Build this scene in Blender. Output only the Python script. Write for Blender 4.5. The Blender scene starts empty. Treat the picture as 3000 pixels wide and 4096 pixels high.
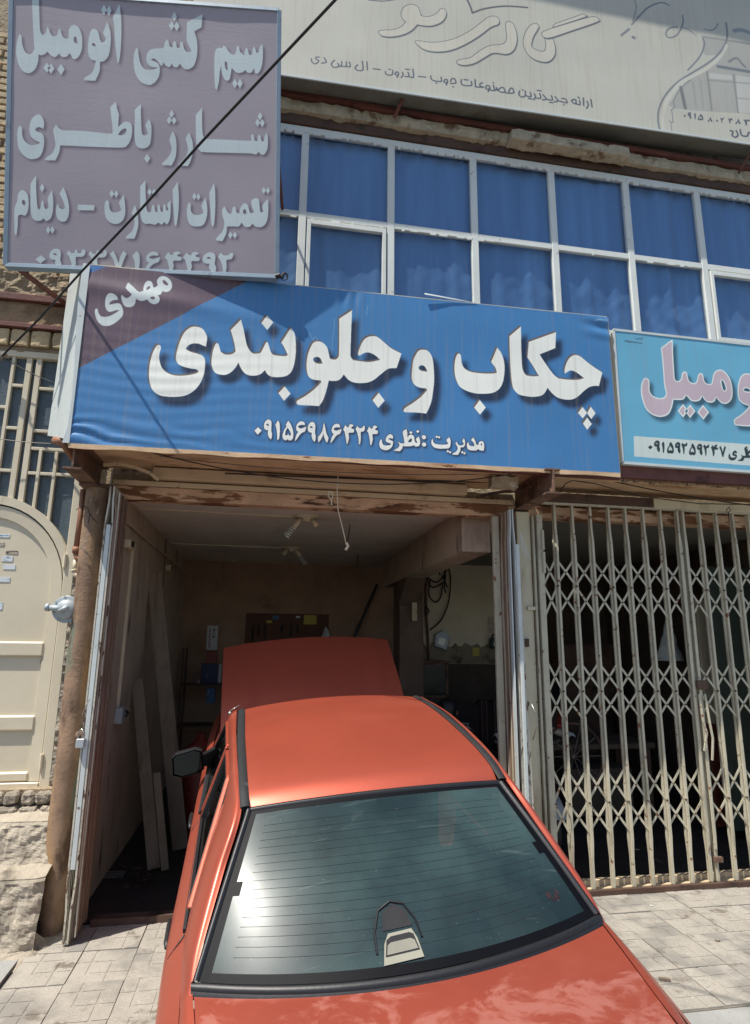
import bpy, bmesh, math, random
import numpy as np
from mathutils import Vector, Matrix, Quaternion
random.seed(7); rng=np.random.default_rng(7)
sc=bpy.context.scene; col=sc.collection
# ------------------------------------------------------------------ camera, light, exposure
CF=2437.15; YAW,PIT,ROL=.174467,.2115323,.010761; CZ=2.0
def _rot(a,b,c):
    fwd=np.array([math.sin(a)*math.cos(b),math.cos(a)*math.cos(b),math.sin(b)]); r=np.array([math.cos(a),-math.sin(a),0.])
    u=np.cross(r,fwd); return np.array([r*math.cos(c)+u*math.sin(c),-r*math.sin(c)+u*math.cos(c),fwd])
RC=_rot(YAW,PIT,ROL)
cam=bpy.data.objects.new('camera',bpy.data.cameras.new('camera')); col.objects.link(cam); sc.camera=cam
cam.data.sensor_fit='VERTICAL'; cam.data.sensor_height=36; cam.data.sensor_width=36; cam.data.lens=36*CF/4096
cam.data.clip_start=.05; cam.data.clip_end=500
cam.matrix_world=Matrix(((RC[0][0],RC[1][0],-RC[2][0],0),(RC[0][1],RC[1][1],-RC[2][1],0),(RC[0][2],RC[1][2],-RC[2][2],CZ),(0,0,0,1)))
SD=Vector((.42,.24,-1.)).normalized()
w=bpy.data.worlds.new('World'); sc.world=w; w.use_nodes=True; nt=w.node_tree
sky=nt.nodes.new('ShaderNodeTexSky'); sky.sky_type='NISHITA'; sky.sun_disc=False
sky.sun_elevation=math.asin(-SD.z); sky.sun_rotation=math.atan2(-SD.x,-SD.y)%(2*math.pi); sky.altitude=900; sky.dust_density=2.0
nt.nodes['Background'].inputs[1].default_value=.115
nt.links.new(sky.outputs[0],nt.nodes['Background'].inputs[0])
sun=bpy.data.objects.new('sun',bpy.data.lights.new('sun','SUN')); col.objects.link(sun)
sun.data.energy=4.7; sun.data.angle=math.radians(.5); sun.data.color=(1,.95,.87); sun.rotation_euler=SD.to_track_quat('-Z','Y').to_euler(); sun.location=(-3,-2,10)
sc.view_settings.view_transform='Standard'; sc.view_settings.look='None'; sc.view_settings.exposure=.43; sc.view_settings.gamma=1
sc.view_settings.use_curve_mapping=False
sc.render.engine='CYCLES'; sc.cycles.max_bounces=10; sc.cycles.diffuse_bounces=8
# a point of the place seen at photo pixel (px,py) on the wall plane Y or on a level plane Z
def ray(px,py): return (px-1500)*RC[0]-(py-2048)*RC[1]+CF*RC[2]
def at(px,py,Y): d=ray(px,py); t=Y/d[1]; return (d[0]*t,Y,d[2]*t+CZ)
def atZ(px,py,Z): d=ray(px,py); t=(Z-CZ)/d[2]; return (d[0]*t,d[1]*t,Z)
# ------------------------------------------------------------------ object helpers
def link(name,me,m=None,parent=None):
    o=bpy.data.objects.new(name,me); col.objects.link(o)
    if m is not None and me is not None: me.materials.append(m)
    if parent is not None: o.parent=parent
    return o
def tag(o,label=None,cat=None,group=None,kind=None):
    if label:o['label']=label
    if cat:o['category']=cat
    if group:o['group']=group
    if kind:o['kind']=kind
    return o
def empty(name,label=None,cat=None,group=None,loc=(0,0,0),rot=(0,0,0)):
    o=bpy.data.objects.new(name,None); o.empty_display_size=.1; col.objects.link(o); o.location=loc; o.rotation_euler=rot
    return tag(o,label,cat,group)
class MB:
    def __init__(s): s.v=[];s.f=[]
    def add(s,vs,fs):
        b=len(s.v); s.v+=[tuple(map(float,v)) for v in vs]; s.f+=[tuple(b+i for i in f) for f in fs]; return s
    def box(s,a,b):
        (x0,y0,z0),(x1,y1,z1)=a,b
        return s.add([(x0,y0,z0),(x1,y0,z0),(x1,y1,z0),(x0,y1,z0),(x0,y0,z1),(x1,y0,z1),(x1,y1,z1),(x0,y1,z1)],
          [(0,3,2,1),(4,5,6,7),(0,1,5,4),(1,2,6,5),(2,3,7,6),(3,0,4,7)])
    def hexa(s,p): return s.add(p,[(0,3,2,1),(4,5,6,7),(0,1,5,4),(1,2,6,5),(2,3,7,6),(3,0,4,7)])
    def bar(s,p0,p1,wd,th,up=(0,0,1)):
        p0=Vector(p0);p1=Vector(p1);d=(p1-p0).normalized();u=Vector(up)
        if abs(d.dot(u))>.99:u=Vector((0,1,0))
        a=d.cross(u).normalized()*wd/2;b=a.cross(d).normalized()*th/2
        return s.hexa([p0-a-b,p0+a-b,p0+a+b,p0-a+b,p1-a-b,p1+a-b,p1+a+b,p1-a+b])
    def strip(s,pts,wd,th,up=(0,1,0)):
        for a,b in zip(pts[:-1],pts[1:]): s.bar(a,b,wd,th,up)
        return s
    def tube(s,pts,r,n=8,cap=True):
        pts=[Vector(p) for p in pts]; rs=r if isinstance(r,(list,tuple)) else [r]*len(pts); rings=[]; prev=None
        for i,p in enumerate(pts):
            d=(pts[min(i+1,len(pts)-1)]-pts[max(i-1,0)]).normalized()
            if prev is None: a=d.orthogonal().normalized()
            else: a=(prev-d*prev.dot(d)); a=a.normalized() if a.length>1e-6 else d.orthogonal().normalized()
            prev=a; b=d.cross(a); rings.append([p+(a*math.cos(t)+b*math.sin(t))*rs[i] for t in [2*math.pi*k/n for k in range(n)]])
        vs=[q for R in rings for q in R]; fs=[]
        for i in range(len(pts)-1):
            for k in range(n): fs.append((i*n+k,i*n+(k+1)%n,(i+1)*n+(k+1)%n,(i+1)*n+k))
        if cap: fs+= [tuple(range(n))[::-1],tuple((len(pts)-1)*n+k for k in range(n))]
        return s.add(vs,fs)
    def prism(s,poly,d):
        n=len(poly);d=Vector(d);vs=[Vector(p) for p in poly]+[Vector(p)+d for p in poly]
        return s.add(vs,[tuple(range(n))[::-1],tuple(range(n,2*n))]+[(i,(i+1)%n,n+(i+1)%n,n+i) for i in range(n)])
    def grid(s,P):
        nu=len(P);nv=len(P[0])
        return s.add([q for R in P for q in R],[(i*nv+j,(i+1)*nv+j,(i+1)*nv+j+1,i*nv+j+1) for i in range(nu-1) for j in range(nv-1)])
    def lathe(s,prof,c=(0,0,0),ax='z',n=24):
        vs=[];c=Vector(c)
        for r,h in prof:
            for k in range(n):
                a=2*math.pi*k/n; x,y=r*math.cos(a),r*math.sin(a)
                vs.append(c+Vector({'z':(x,y,h),'y':(x,h,y),'x':(h,x,y)}[ax]))
        fs=[(i*n+k,i*n+(k+1)%n,(i+1)*n+(k+1)%n,(i+1)*n+k) for i in range(len(prof)-1) for k in range(n)]
        return s.add(vs,fs)
    def mesh(s,name,smooth=False,bevel=0,merge=False):
        me=bpy.data.meshes.new(name); me.from_pydata(s.v,[],s.f); me.validate()
        bm=bmesh.new(); bm.from_mesh(me)
        if merge: bmesh.ops.remove_doubles(bm,verts=bm.verts,dist=1e-4)
        bmesh.ops.recalc_face_normals(bm,faces=bm.faces)
        if bevel: bmesh.ops.bevel(bm,geom=[e for e in bm.edges if len(e.link_faces)==2 and e.calc_face_angle(0)>.5],offset=bevel,segments=1,affect='EDGES',clamp_overlap=True)
        bm.to_mesh(me); bm.free()
        if smooth: me.shade_smooth()
        return me
    def build(s,name,m,parent=None,smooth=False,bevel=0,merge=False): return link(name,s.mesh(name,smooth,bevel,merge),m,parent)
def autosm(o,ang=35):
    me=o.data; me.shade_smooth(); bm=bmesh.new(); bm.from_mesh(me)
    for e in bm.edges:
        if len(e.link_faces)==2 and e.calc_face_angle(0)>math.radians(ang): e.smooth=False
    bm.to_mesh(me); bm.free(); return o
def roughen(o,amp,scale,axis=None,sub=0,seed=0):
    from mathutils import noise
    me=o.data; bm=bmesh.new(); bm.from_mesh(me)
    for _ in range(sub): bmesh.ops.subdivide_edges(bm,edges=bm.edges,cuts=1,use_grid_fill=True)
    bmesh.ops.triangulate(bm,faces=[f for f in bm.faces if len(f.verts)>4])
    bm.normal_update()
    for v in bm.verts:
        p=v.co*scale+Vector((seed*7.1,seed*3.3,0)); n=noise.noise(p)+.5*noise.noise(p*2.3)+.25*noise.noise(p*5.1)
        d=v.normal if axis is None else Vector(axis); v.co+=d*n*amp
    bm.to_mesh(me); bm.free(); return o
# ------------------------------------------------------------------ materials
def S(r,g,b): # display value 0-255 -> linear
    f=lambda c:(c/255/12.92 if c/255<=.04045 else ((c/255+.055)/1.055)**2.4); return (f(r),f(g),f(b))
def mat(name,c,rough=.7,metal=0,var=.15,vs=6,bump=.15,bs=60,spots=None,streak=None,spec=.5,coat=0,island=0,alpha=None):
    """base colour with soft mottling, optional spots=(colour,scale,threshold,softness[,stretch]) list, streak list"""
    m=bpy.data.materials.new(name); m.use_nodes=True; n=m.node_tree.nodes; L=m.node_tree.links; B=n['Principled BSDF']
    B.inputs['Roughness'].default_value=rough; B.inputs['Metallic'].default_value=metal; B.inputs['Specular IOR Level'].default_value=spec; B.inputs['Coat Weight'].default_value=coat
    tc=n.new('ShaderNodeTexCoord'); vec=tc.outputs['Object']
    oi=n.new('ShaderNodeObjectInfo')
    ad=n.new('ShaderNodeVectorMath'); ad.operation='MULTIPLY_ADD'; L.new(oi.outputs['Random'],ad.inputs[0]); ad.inputs[1].default_value=(37,17,23); L.new(vec,ad.inputs[2]); vec=ad.outputs[0]
    def noise(scale,det=5,stretch=None,off=0):
        v=vec
        mp=n.new('ShaderNodeMapping'); mp.inputs['Location'].default_value=(off,off*1.7,off*.3); mp.inputs['Scale'].default_value=stretch or (1,1,1); L.new(v,mp.inputs[0])
        t=n.new('ShaderNodeTexNoise'); t.inputs['Scale'].default_value=scale; t.inputs['Detail'].default_value=det; t.inputs['Roughness'].default_value=.62; L.new(mp.outputs[0],t.inputs['Vector']); return t.outputs['Fac']
    def ramp(f,lo,hi):
        r=n.new('ShaderNodeMapRange'); r.interpolation_type='SMOOTHSTEP'; r.inputs['From Min'].default_value=lo; r.inputs['From Max'].default_value=hi; L.new(f,r.inputs['Value']); return r.outputs[0]
    def mix(f,a,b):
        x=n.new('ShaderNodeMix'); x.data_type='RGBA'
        L.new(f,x.inputs['Factor'])
        for i,q in ((6,a),(7,b)):
            if isinstance(q,tuple): x.inputs[i].default_value=(*q[:3],1)
            else: L.new(q,x.inputs[i])
        return x.outputs[2]
    k=tuple(min(1,x*(1+var)) for x in c); d=tuple(x*(1-var) for x in c)
    out=mix(ramp(noise(vs),.3,.7),d,k)
    if island:
        mr=n.new('ShaderNodeMapRange'); L.new(oi.outputs['Random'],mr.inputs['Value']); mr.inputs['To Min'].default_value=1-island; mr.inputs['To Max'].default_value=1+island
        hs=n.new('ShaderNodeHueSaturation'); L.new(mr.outputs[0],hs.inputs['Value']); L.new(out,hs.inputs['Color']); out=hs.outputs[0]
    for i,s_ in enumerate(spots or []):
        cc,scl,th,sf=s_[:4]; st=s_[4] if len(s_)>4 else None
        out=mix(ramp(noise(scl,8,st,5+i*3.7),th,th+sf),out,tuple(cc))
    L.new(out,B.inputs['Base Color'])
    if bump:
        b=n.new('ShaderNodeBump'); b.inputs['Strength'].default_value=bump; b.inputs['Distance'].default_value=.02; L.new(noise(bs,6,None,2),b.inputs['Height']); L.new(b.outputs[0],B.inputs['Normal'])
    if alpha is not None: B.inputs['Alpha'].default_value=alpha
    return m
RUST=(.16,.05,.018); DRUST=(.07,.025,.012)
M={}
M['cream']=mat('cream_paint',S(206,196,168),.5,var=.05,vs=3,bump=.05,bs=30,spots=[(S(120,85,55),14,.67,.03),(S(165,150,122),2.2,.5,.3,(3,3,.6))])
M['gatepaint']=mat('gate_paint',S(190,183,160),.5,var=.08,vs=5,bump=.12,bs=50,spots=[(S(140,130,112),3,.5,.25,(2,2,.5)),(S(122,70,38),16,.61,.06),(S(58,34,22),30,.68,.04)])
M['doorpaint']=mat('white_flaking_paint',S(190,184,168),.5,var=.08,vs=5,bump=.2,bs=40,spots=[(S(90,64,45),26,.56,.05,(1,1,.3)),(S(130,110,90),4,.55,.2)])
M['greypaint']=mat('pale_grey_metal',S(196,203,200),.45,var=.05,vs=4,bump=.04,bs=20,spots=[(S(120,110,95),22,.66,.04)])
M['rust']=mat('rusty_steel',S(112,86,70),.85,.0,var=.35,vs=7,bump=.4,bs=50,spots=[(S(72,52,42),5,.52,.15),(S(146,112,86),11,.58,.1)])
M['rustpillar']=mat('rusty_pillar',S(138,112,90),.7,0,var=.3,vs=4,bump=.3,bs=40,spots=[(S(160,126,84),3,.5,.2,(2,2,.35)),(S(112,120,102),2.6,.53,.12,(2,2,.6)),(S(92,68,54),5,.54,.12,(1,1,.4)),(S(176,164,140),7,.66,.05,(2,2,1))])
M['rustbeam']=mat('peeling_beam',S(196,160,128),.8,0,var=.15,vs=4,bump=.3,bs=50,spots=[(S(118,78,48),3.2,.50,.06,(.7,1,3.2)),(S(78,50,34),5,.58,.1,(.6,1,2.5))])
M['redoxide']=mat('red_oxide_steel',S(104,62,54),.7,0,var=.2,vs=4,bump=.2,bs=40,spots=[(S(70,38,32),5,.55,.15)])
M['darksteel']=mat('dark_brown_steel',S(84,62,50),.7,0,var=.2,vs=4,bump=.2,bs=40,spots=[(S(50,34,26),4,.5,.2)])
M['soffit']=mat('canopy_board',S(206,176,140),.8,var=.12,vs=3,bump=.15,bs=30,spots=[(S(160,118,80),2.4,.52,.2,(.6,2,2)),(S(120,74,50),8,.62,.05,(.5,2,2))])
M['header']=mat('cream_header_steel',S(196,176,144),.6,var=.08,vs=3,bump=.1,bs=30,spots=[(S(150,122,92),3,.55,.15),(S(110,72,48),14,.66,.04)])
M['brick']=mat('pale_brick',S(186,166,132),.9,var=.12,vs=9,bump=.5,bs=60,spots=[(S(140,118,90),10,.58,.1),(S(96,82,66),20,.68,.05)],island=.16)
M['mortar']=mat('rough_mortar',S(156,140,116),.95,var=.2,vs=8,bump=.9,bs=45,spots=[(S(104,88,70),6,.55,.15)])
M['dirtwall']=mat('dirty_plaster_band',S(150,128,102),.95,var=.25,vs=4,bump=.8,bs=35,spots=[(S(92,68,50),4,.52,.2,(.5,1,1.5))])
M['stone']=mat('rubble_stone',S(150,140,124),.95,var=.15,vs=6,bump=.8,bs=40,island=.15,spots=[(S(100,92,80),9,.6,.1)])
M['stepconc']=mat('rough_step_concrete',S(170,160,142),.95,var=.12,vs=5,bump=.7,bs=35,spots=[(S(104,96,84),4,.50,.2),(S(172,162,144),7,.6,.15)])
M['concrete']=mat('grey_concrete',S(150,150,146),.95,var=.1,vs=5,bump=.4,bs=60,spots=[(S(110,108,104),30,.62,.08)])
M['asphalt']=mat('asphalt',(.07,.07,.068),.95,var=.2,vs=20,bump=.8,bs=150)
M['tile']=mat('terrazzo_tile',S(156,150,139),.85,var=.07,vs=7,bump=.12,bs=120,island=.07,spots=[(S(112,102,94),95,.60,.04),(S(200,190,176),80,.62,.05),(S(132,128,120),2.3,.47,.15),(S(112,104,93),6,.57,.12),(S(84,76,68),1.4,.68,.05)])
M['grout']=mat('dusty_joint',S(128,119,106),.98,var=.15,vs=9,bump=.4,bs=60)
M['lintel']=mat('crumbly_lintel_mortar',S(176,164,140),.95,var=.15,vs=7,bump=.9,bs=30,spots=[(S(120,100,78),5,.54,.12),(S(206,196,174),9,.6,.1)])
M['winframe']=mat('white_window_paint',S(216,219,212),.5,var=.04,vs=4,bump=.1,bs=40,spots=[(S(150,146,134),9,.64,.08),(S(110,90,66),28,.7,.03)])
M['plasterL']=mat('brown_plaster',S(192,172,150),.9,var=.1,vs=2.5,bump=.3,bs=30,spots=[(S(126,106,90),1.8,.52,.3,(1,1,.4)),(S(60,50,44),9,.66,.06,(1,1,.4)),(S(70,60,54),3,.60,.1,(1.5,1.5,.3))])
M['dimwall']=mat('dim_wall',S(78,66,56),.95,var=.2,vs=3,bump=.4,bs=26)  # dark tone puts the shade behind the lattice gate into the colour
M['ceil2']=mat('dim_ceiling',S(120,118,108),.9,var=.08,vs=2,bump=.1,bs=14)  # darker copy of the ceiling tone, shade of the gate room painted in
M['plasterB']=mat('rough_brown_back_wall',S(162,132,108),.95,var=.12,vs=3,bump=.9,bs=26,spots=[(S(110,84,64),2,.52,.3)])
M['plasterW']=mat('pale_painted_wall',S(212,200,172),.9,var=.06,vs=3,bump=.2,bs=20,spots=[(S(150,132,108),1.6,.56,.3),(S(90,74,58),26,.72,.03)])
M['damp']=mat('stained_dado',S(136,124,104),.95,var=.2,vs=5,bump=.5,bs=25,spots=[(S(90,80,66),4,.52,.12),(S(180,166,140),6,.6,.1)])
M['ceil']=mat('grey_ceiling',S(216,204,190),.9,var=.06,vs=2,bump=.12,bs=14,spots=[(S(178,162,148),1.5,.54,.25)])
M['floor']=mat('oily_garage_floor',S(50,44,40),.85,var=.25,vs=4,bump=.3,bs=30,spots=[(S(40,34,30),2.4,.5,.2)])
M['wood']=mat('old_wood_plank',S(136,120,102),.85,var=.15,vs=4,bump=.3,bs=40,spots=[(S(108,88,68),5,.5,.2,(3,3,.25))])
M['pvc']=mat('cream_plastic',S(206,192,164),.5,var=.04,bump=.02)
M['black']=mat('black_plastic',S(28,28,30),.45,var=.1,bump=.05)
M['rubber']=mat('black_rubber',S(34,34,35),.6,var=.15,vs=20,bump=.06,bs=80,spots=[(S(84,84,82),9,.62,.12)])
M['darkcab']=mat('dark_cable',S(34,33,33),.6,var=.1,bump=0)
M['greycab']=mat('grey_cable',S(120,112,100),.6,var=.1,bump=0)
M['gasgrey']=mat('grey_enamel',S(168,176,178),.45,.2,var=.05,bump=.03)
M['steel']=mat('bright_steel',S(170,168,160),.35,.8,var=.05,bump=.02)
M['brownpipe']=mat('brown_painted_pipe',S(140,96,72),.6,var=.12,vs=5,bump=.05,spots=[(S(90,60,44),6,.6,.1)])
M['cloudglass']=mat('dusty_reeded_glass',S(76,88,94),.35,var=.12,vs=9,bump=.3,bs=60,spots=[(S(118,118,110),5,.6,.2,(2,2,.5)),(S(160,155,140),24,.7,.05)])
def glassmat(name,tint,fac,rough=.03):
    m=bpy.data.materials.new(name); m.use_nodes=True; n=m.node_tree.nodes; L=m.node_tree.links
    o=n['Material Output']; n.remove(n['Principled BSDF']); t=n.new('ShaderNodeBsdfTransparent'); t.inputs[0].default_value=(*tint,1)
    g=n.new('ShaderNodeBsdfGlossy'); g.inputs['Roughness'].default_value=rough; fr=n.new('ShaderNodeLayerWeight'); fr.inputs[0].default_value=.5
    pw=n.new('ShaderNodeMath'); pw.operation='POWER'; pw.inputs[1].default_value=4; L.new(fr.outputs['Facing'],pw.inputs[0]); a=n.new('ShaderNodeMath'); a.operation='ADD'; a.inputs[1].default_value=fac+.03; L.new(pw.outputs[0],a.inputs[0])
    x=n.new('ShaderNodeMixShader'); L.new(a.outputs[0],x.inputs[0]); L.new(t.outputs[0],x.inputs[1]); L.new(g.outputs[0],x.inputs[2]); L.new(x.outputs[0],o.inputs[0]); return m
M['pane']=glassmat('window_glass',(.92,.95,.96),.02,.06)
M['carglass']=glassmat('car_side_glass',(.45,.52,.5),.04,.02)
M['mirrorglass']=mat('mirror_glass',S(44,48,50),.06,1,var=0,bump=0)  # dark tint stands in for the reflection of a dark interior
# ------------------------------------------------------------------ printed sheets: lettering outlines rasterised into the sheet's own print
def parse(s):
    out=[]
    for t in s.split():
        c=t.endswith('*'); x,y=t.rstrip('*').split(','); out.append((float(x),float(y),c))
    return out
def smooth(s,closed=True,n=5):
    P=parse(s) if isinstance(s,str) else s; N=len(P); out=[]
    rng_=range(N) if closed else range(N-1)
    for i in rng_:
        p1=P[i];p2=P[(i+1)%N]; p0=P[i-1] if (closed or i>0) else p1; p3=P[(i+2)%N] if (closed or i+2<N) else p2
        if p1[2]: p0=(2*p1[0]-p2[0],2*p1[1]-p2[1])
        if p2[2]: p3=(2*p2[0]-p1[0],2*p2[1]-p1[1])
        if p1[2] and p2[2]: out.append(p1[:2]); continue
        for k in range(n):
            t=k/n; out.append(tuple(.5*((2*p1[j])+(-p0[j]+p2[j])*t+(2*p0[j]-5*p1[j]+4*p2[j]-p3[j])*t*t+(-p0[j]+3*p1[j]-3*p2[j]+p3[j])*t**3) for j in (0,1)))
    if not closed: out.append(P[-1][:2])
    return out
class Sheet:
    """print on a plane given by its lower-left corner o and its two edges u, v"""
    def __init__(s,o,u,v,wpx,base):
        s.o=np.array(o,float);s.u=np.array(u,float);s.v=np.array(v,float); s.n=np.cross(s.u,s.v)
        s.W=wpx*2; s.H=int(round(wpx*np.linalg.norm(s.v)/np.linalg.norm(s.u)))*2
        s.img=np.ones((s.H,s.W,3),np.float32)*np.array(base,np.float32)/255
        G=np.array([[s.u@s.u,s.u@s.v],[s.u@s.v,s.v@s.v]]); s.Gi=np.linalg.inv(G)
    def uv(s,px,py):
        d=ray(px,py); c=np.array([0,0,CZ]); t=((s.o-c)@s.n)/(d@s.n); q=c+d*t-s.o
        a=s.Gi@np.array([q@s.u,q@s.v]); return a[0]*s.W,a[1]*s.H
    def world(s,px,py,off=0):
        x,y=s.uv(px,py); return tuple(s.o+s.u*(x/s.W)+s.v*(y/s.H)-s.n/np.linalg.norm(s.n)*-off)
    def blank(s): return np.zeros((s.H,s.W),bool)
    def fillpx(s,m,pts):
        pts=list(pts); N=len(pts); ys=[p[1] for p in pts]; 
        for i in range(N):
            x0,y0=pts[i];x1,y1=pts[(i+1)%N]
            if abs(y0-y1)<1e-9: continue
            if y0>y1:x0,y0,x1,y1=x1,y1,x0,y0
            for r in range(max(0,math.ceil(y0-.5)),min(s.H-1,math.ceil(y1-.5)-1)+1):
                xc=x0+(r+.5-y0)*(x1-x0)/(y1-y0); k=int(min(max(round(xc),0),s.W)); m[r,:k]^=True
        return m
    def shape(s,m,txt,tr,n=5):
        """tr=(origin x, origin y, scale) of the traced coordinates, or a function"""
        f=tr if callable(tr) else (lambda x,y:(tr[0]+x/tr[2],tr[1]+y/tr[2]))
        return s.fillpx(m,[s.uv(*f(x,y)) for x,y in (smooth(txt,n=n) if isinstance(txt,str) else txt)])
    def stroke(s,m,txt,tr,wd,closed=False):
        f=tr if callable(tr) else (lambda x,y:(tr[0]+x/tr[2],tr[1]+y/tr[2]))
        P=[np.array(s.uv(*f(x,y))) for x,y in smooth(txt,closed,4)]
        if closed: P.append(P[0])
        sc_=1 if callable(tr) else 1/tr[2]
        a=np.array(s.uv(*f(*smooth(txt,closed,4)[0]))); x0,y0=f(*smooth(txt,closed,4)[0]); b=np.array(s.uv(x0+1,y0)); r=wd*sc_*np.linalg.norm(b-a)/2
        for p,q in zip(P[:-1],P[1:]):
            x0,x1=int(max(0,min(p[0],q[0])-r-2)),int(min(s.W,max(p[0],q[0])+r+2)); y0,y1=int(max(0,min(p[1],q[1])-r-2)),int(min(s.H,max(p[1],q[1])+r+2))
            if x1<=x0 or y1<=y0: continue
            X,Y=np.meshgrid(np.arange(x0,x1)+.5,np.arange(y0,y1)+.5); d=q-p; L=max(d@d,1e-9); t=np.clip(((X-p[0])*d[0]+(Y-p[1])*d[1])/L,0,1)
            m[y0:y1,x0:x1]|=((X-p[0]-t*d[0])**2+(Y-p[1]-t*d[1])**2)<r*r
        return m
    def diamond(s,m,cx,cy,rx,ry,tr): return s.shape(m,[(cx,cy-ry),(cx+rx,cy),(cx,cy+ry),(cx-rx,cy)],tr)
    def paint(s,m,c,a=1.):
        m=m.astype(np.float32)*a; s.img+= (np.array(c,np.float32)/255-s.img)*m[...,None]
    def blur(s,m,r):
        m=m.astype(np.float32); r=max(1,int(r))
        for ax in (0,1):
            for _ in range(3):
                k=np.pad(m,[(r+1,r) if a==ax else (0,0) for a in (0,1)],mode='edge').cumsum(ax)
                m=(k[2*r+1:]-k[:-2*r-1])/(2*r+1) if ax==0 else (k[:,2*r+1:]-k[:,:-2*r-1])/(2*r+1)
        return m
    def shift(s,m,dx,dy): # dx right, dy down in sheet pixels
        return np.roll(np.roll(m,int(dx),1),-int(dy),0)
    def image(s,name):
        a=s.img.reshape(s.H//2,2,s.W//2,2,3).mean((1,3)); h,w_=a.shape[:2]
        im=bpy.data.images.new(name,w_,h); out=np.ones((h,w_,4),np.float32); out[...,:3]=np.clip(a,0,1); im.pixels.foreach_set(out.ravel()); im.update(); im.pack(); return im
def printmat(name,im,rough=.45,coat=0,weave=.05,dirt=.12,dirtcol=(150,140,120),streak=True,spec=.4,wrk=.06):
    m=bpy.data.materials.new(name); m.use_nodes=True; n=m.node_tree.nodes; L=m.node_tree.links; B=n['Principled BSDF']
    t=n.new('ShaderNodeTexImage'); t.image=im; t.extension='EXTEND'; uv=n.new('ShaderNodeUVMap'); L.new(uv.outputs[0],t.inputs[0])
    tc=n.new('ShaderNodeTexCoord')
    def noise(scale,st,det=5):
        mp=n.new('ShaderNodeMapping'); mp.inputs['Scale'].default_value=st; L.new(tc.outputs['Object'],mp.inputs[0]); q=n.new('ShaderNodeTexNoise'); q.inputs['Scale'].default_value=scale; q.inputs['Detail'].default_value=det; L.new(mp.outputs[0],q.inputs['Vector']); return q.outputs[0]
    def mr(f,a,b,c=0,d=1):
        r=n.new('ShaderNodeMapRange'); r.inputs[1].default_value=a; r.inputs[2].default_value=b; r.inputs[3].default_value=c; r.inputs[4].default_value=d; L.new(f,r.inputs[0]); return r.outputs[0]
    x=n.new('ShaderNodeMix'); x.data_type='RGBA'; x.inputs[7].default_value=(*S(*dirtcol),1); L.new(t.outputs[0],x.inputs[6])
    L.new(mr(noise(9,(4,4,.12)),.52,.8,0,dirt*3) if streak else mr(noise(3,(1,1,1)),.4,.8,0,dirt*2),x.inputs[0])
    h=n.new('ShaderNodeHueSaturation'); L.new(x.outputs[2],h.inputs['Color']); L.new(mr(noise(1.2,(1,1,1)),.3,.7,.93,1.06),h.inputs['Value'])
    L.new(h.outputs[0],B.inputs['Base Color']); B.inputs['Roughness'].default_value=rough; B.inputs['Specular IOR Level'].default_value=spec
    b=n.new('ShaderNodeBump'); b.inputs['Strength'].default_value=wrk; b.inputs['Distance'].default_value=.01; L.new(noise(38,(.35,1,1.6),6),b.inputs['Height'])
    b2=n.new('ShaderNodeBump'); b2.inputs['Strength'].default_value=weave*3; b2.inputs['Distance'].default_value=.003; L.new(noise(170,(1,1,1),2),b2.inputs['Height']); L.new(b.outputs[0],b2.inputs['Normal']); L.new(b2.outputs[0],B.inputs['Normal']); return m
def sheetmesh(name,sh,m,nx,ny,disp=None,parent=None,off=0.,thick=0.):
    nn=sh.n/np.linalg.norm(sh.n); 
    if nn[1]>0: nn=-nn
    V=[];F=[];UV=[]
    for j in range(ny+1):
        for i in range(nx+1):
            a,b=i/nx,j/ny; V.append(tuple(sh.o+sh.u*a+sh.v*b+nn*(off+(disp(a,b) if disp else 0)))); UV.append((a,b))
    for j in range(ny):
        for i in range(nx):
            k=j*(nx+1)+i; F.append((k,k+1,k+nx+2,k+nx+1))
    me=bpy.data.meshes.new(name); me.from_pydata(V,[],F); ul=me.uv_layers.new(name='UVMap')
    for lp in me.loops: ul.data[lp.index].uv=UV[lp.vertex_index]
    me.shade_smooth(); return link(name,me,m,parent)
# digits traced once, then fitted to the box each one fills
DG={'0':['210,268* 268,330* 203,397* 148,330*'],
'9':['375,150 410,165 425,205 425,260 420,320 428,360 433,380* 430,430 415,475* 390,450 370,410 362,360 368,323* 330,318 305,290 302,240 315,195 345,160','340,232 360,220 378,236 380,250 348,245'],
'1':['525,165* 545,190 557,240 560,320 555,400 545,460 530,483 515,470 512,400 505,320 485,237*'],
'5':['690,170* 725,215 755,280 770,340 775,400 768,455 740,485 705,490 680,470* 655,488 620,478 600,440 603,380 625,320 650,280 665,258* 648,240*','682,285* 705,320 730,370 732,400 710,412 690,380* 675,400 660,410 642,395 650,340'],
'6':['905,180 945,195 958,220 955,248* 920,240 880,245 850,262* 860,282 900,295 940,280 982,263* 975,310 955,350* 920,362 880,395 840,455 805,497* 797,480 820,400 850,350* 825,330 815,290 825,240 860,195'],
'8':['1265,205 1280,260 1305,370 1338,445* 1325,500 1310,525* 1290,495 1265,430 1255,378* 1240,420 1210,480 1180,518* 1170,505 1162,435* 1200,390 1230,340 1245,280 1255,210'],
'4':['85,155* 100,178 118,182* 125,155 150,148 172,165* 150,180 148,195 175,205* 168,240 120,245 122,300 108,360* 97,362 88,300 75,230 60,210*'],
'2':['210,165* 230,190 260,190 275,170 292,168* 293,200 280,228 250,238 250,300 242,365* 228,365 222,300 208,240 192,205*'],
'3':['12,10* 24,22 38,22 44,8* 52,8* 56,22 72,22 80,6* 94,10* 92,30 78,40 52,40 46,48 47,75 38,100* 28,100 24,70 12,38 0,26*'],
'7':['0,14* 22,0* 40,30 52,60* 62,30 80,0* 100,14* 84,45 70,75 60,100* 44,100* 34,75 20,42']}
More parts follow.
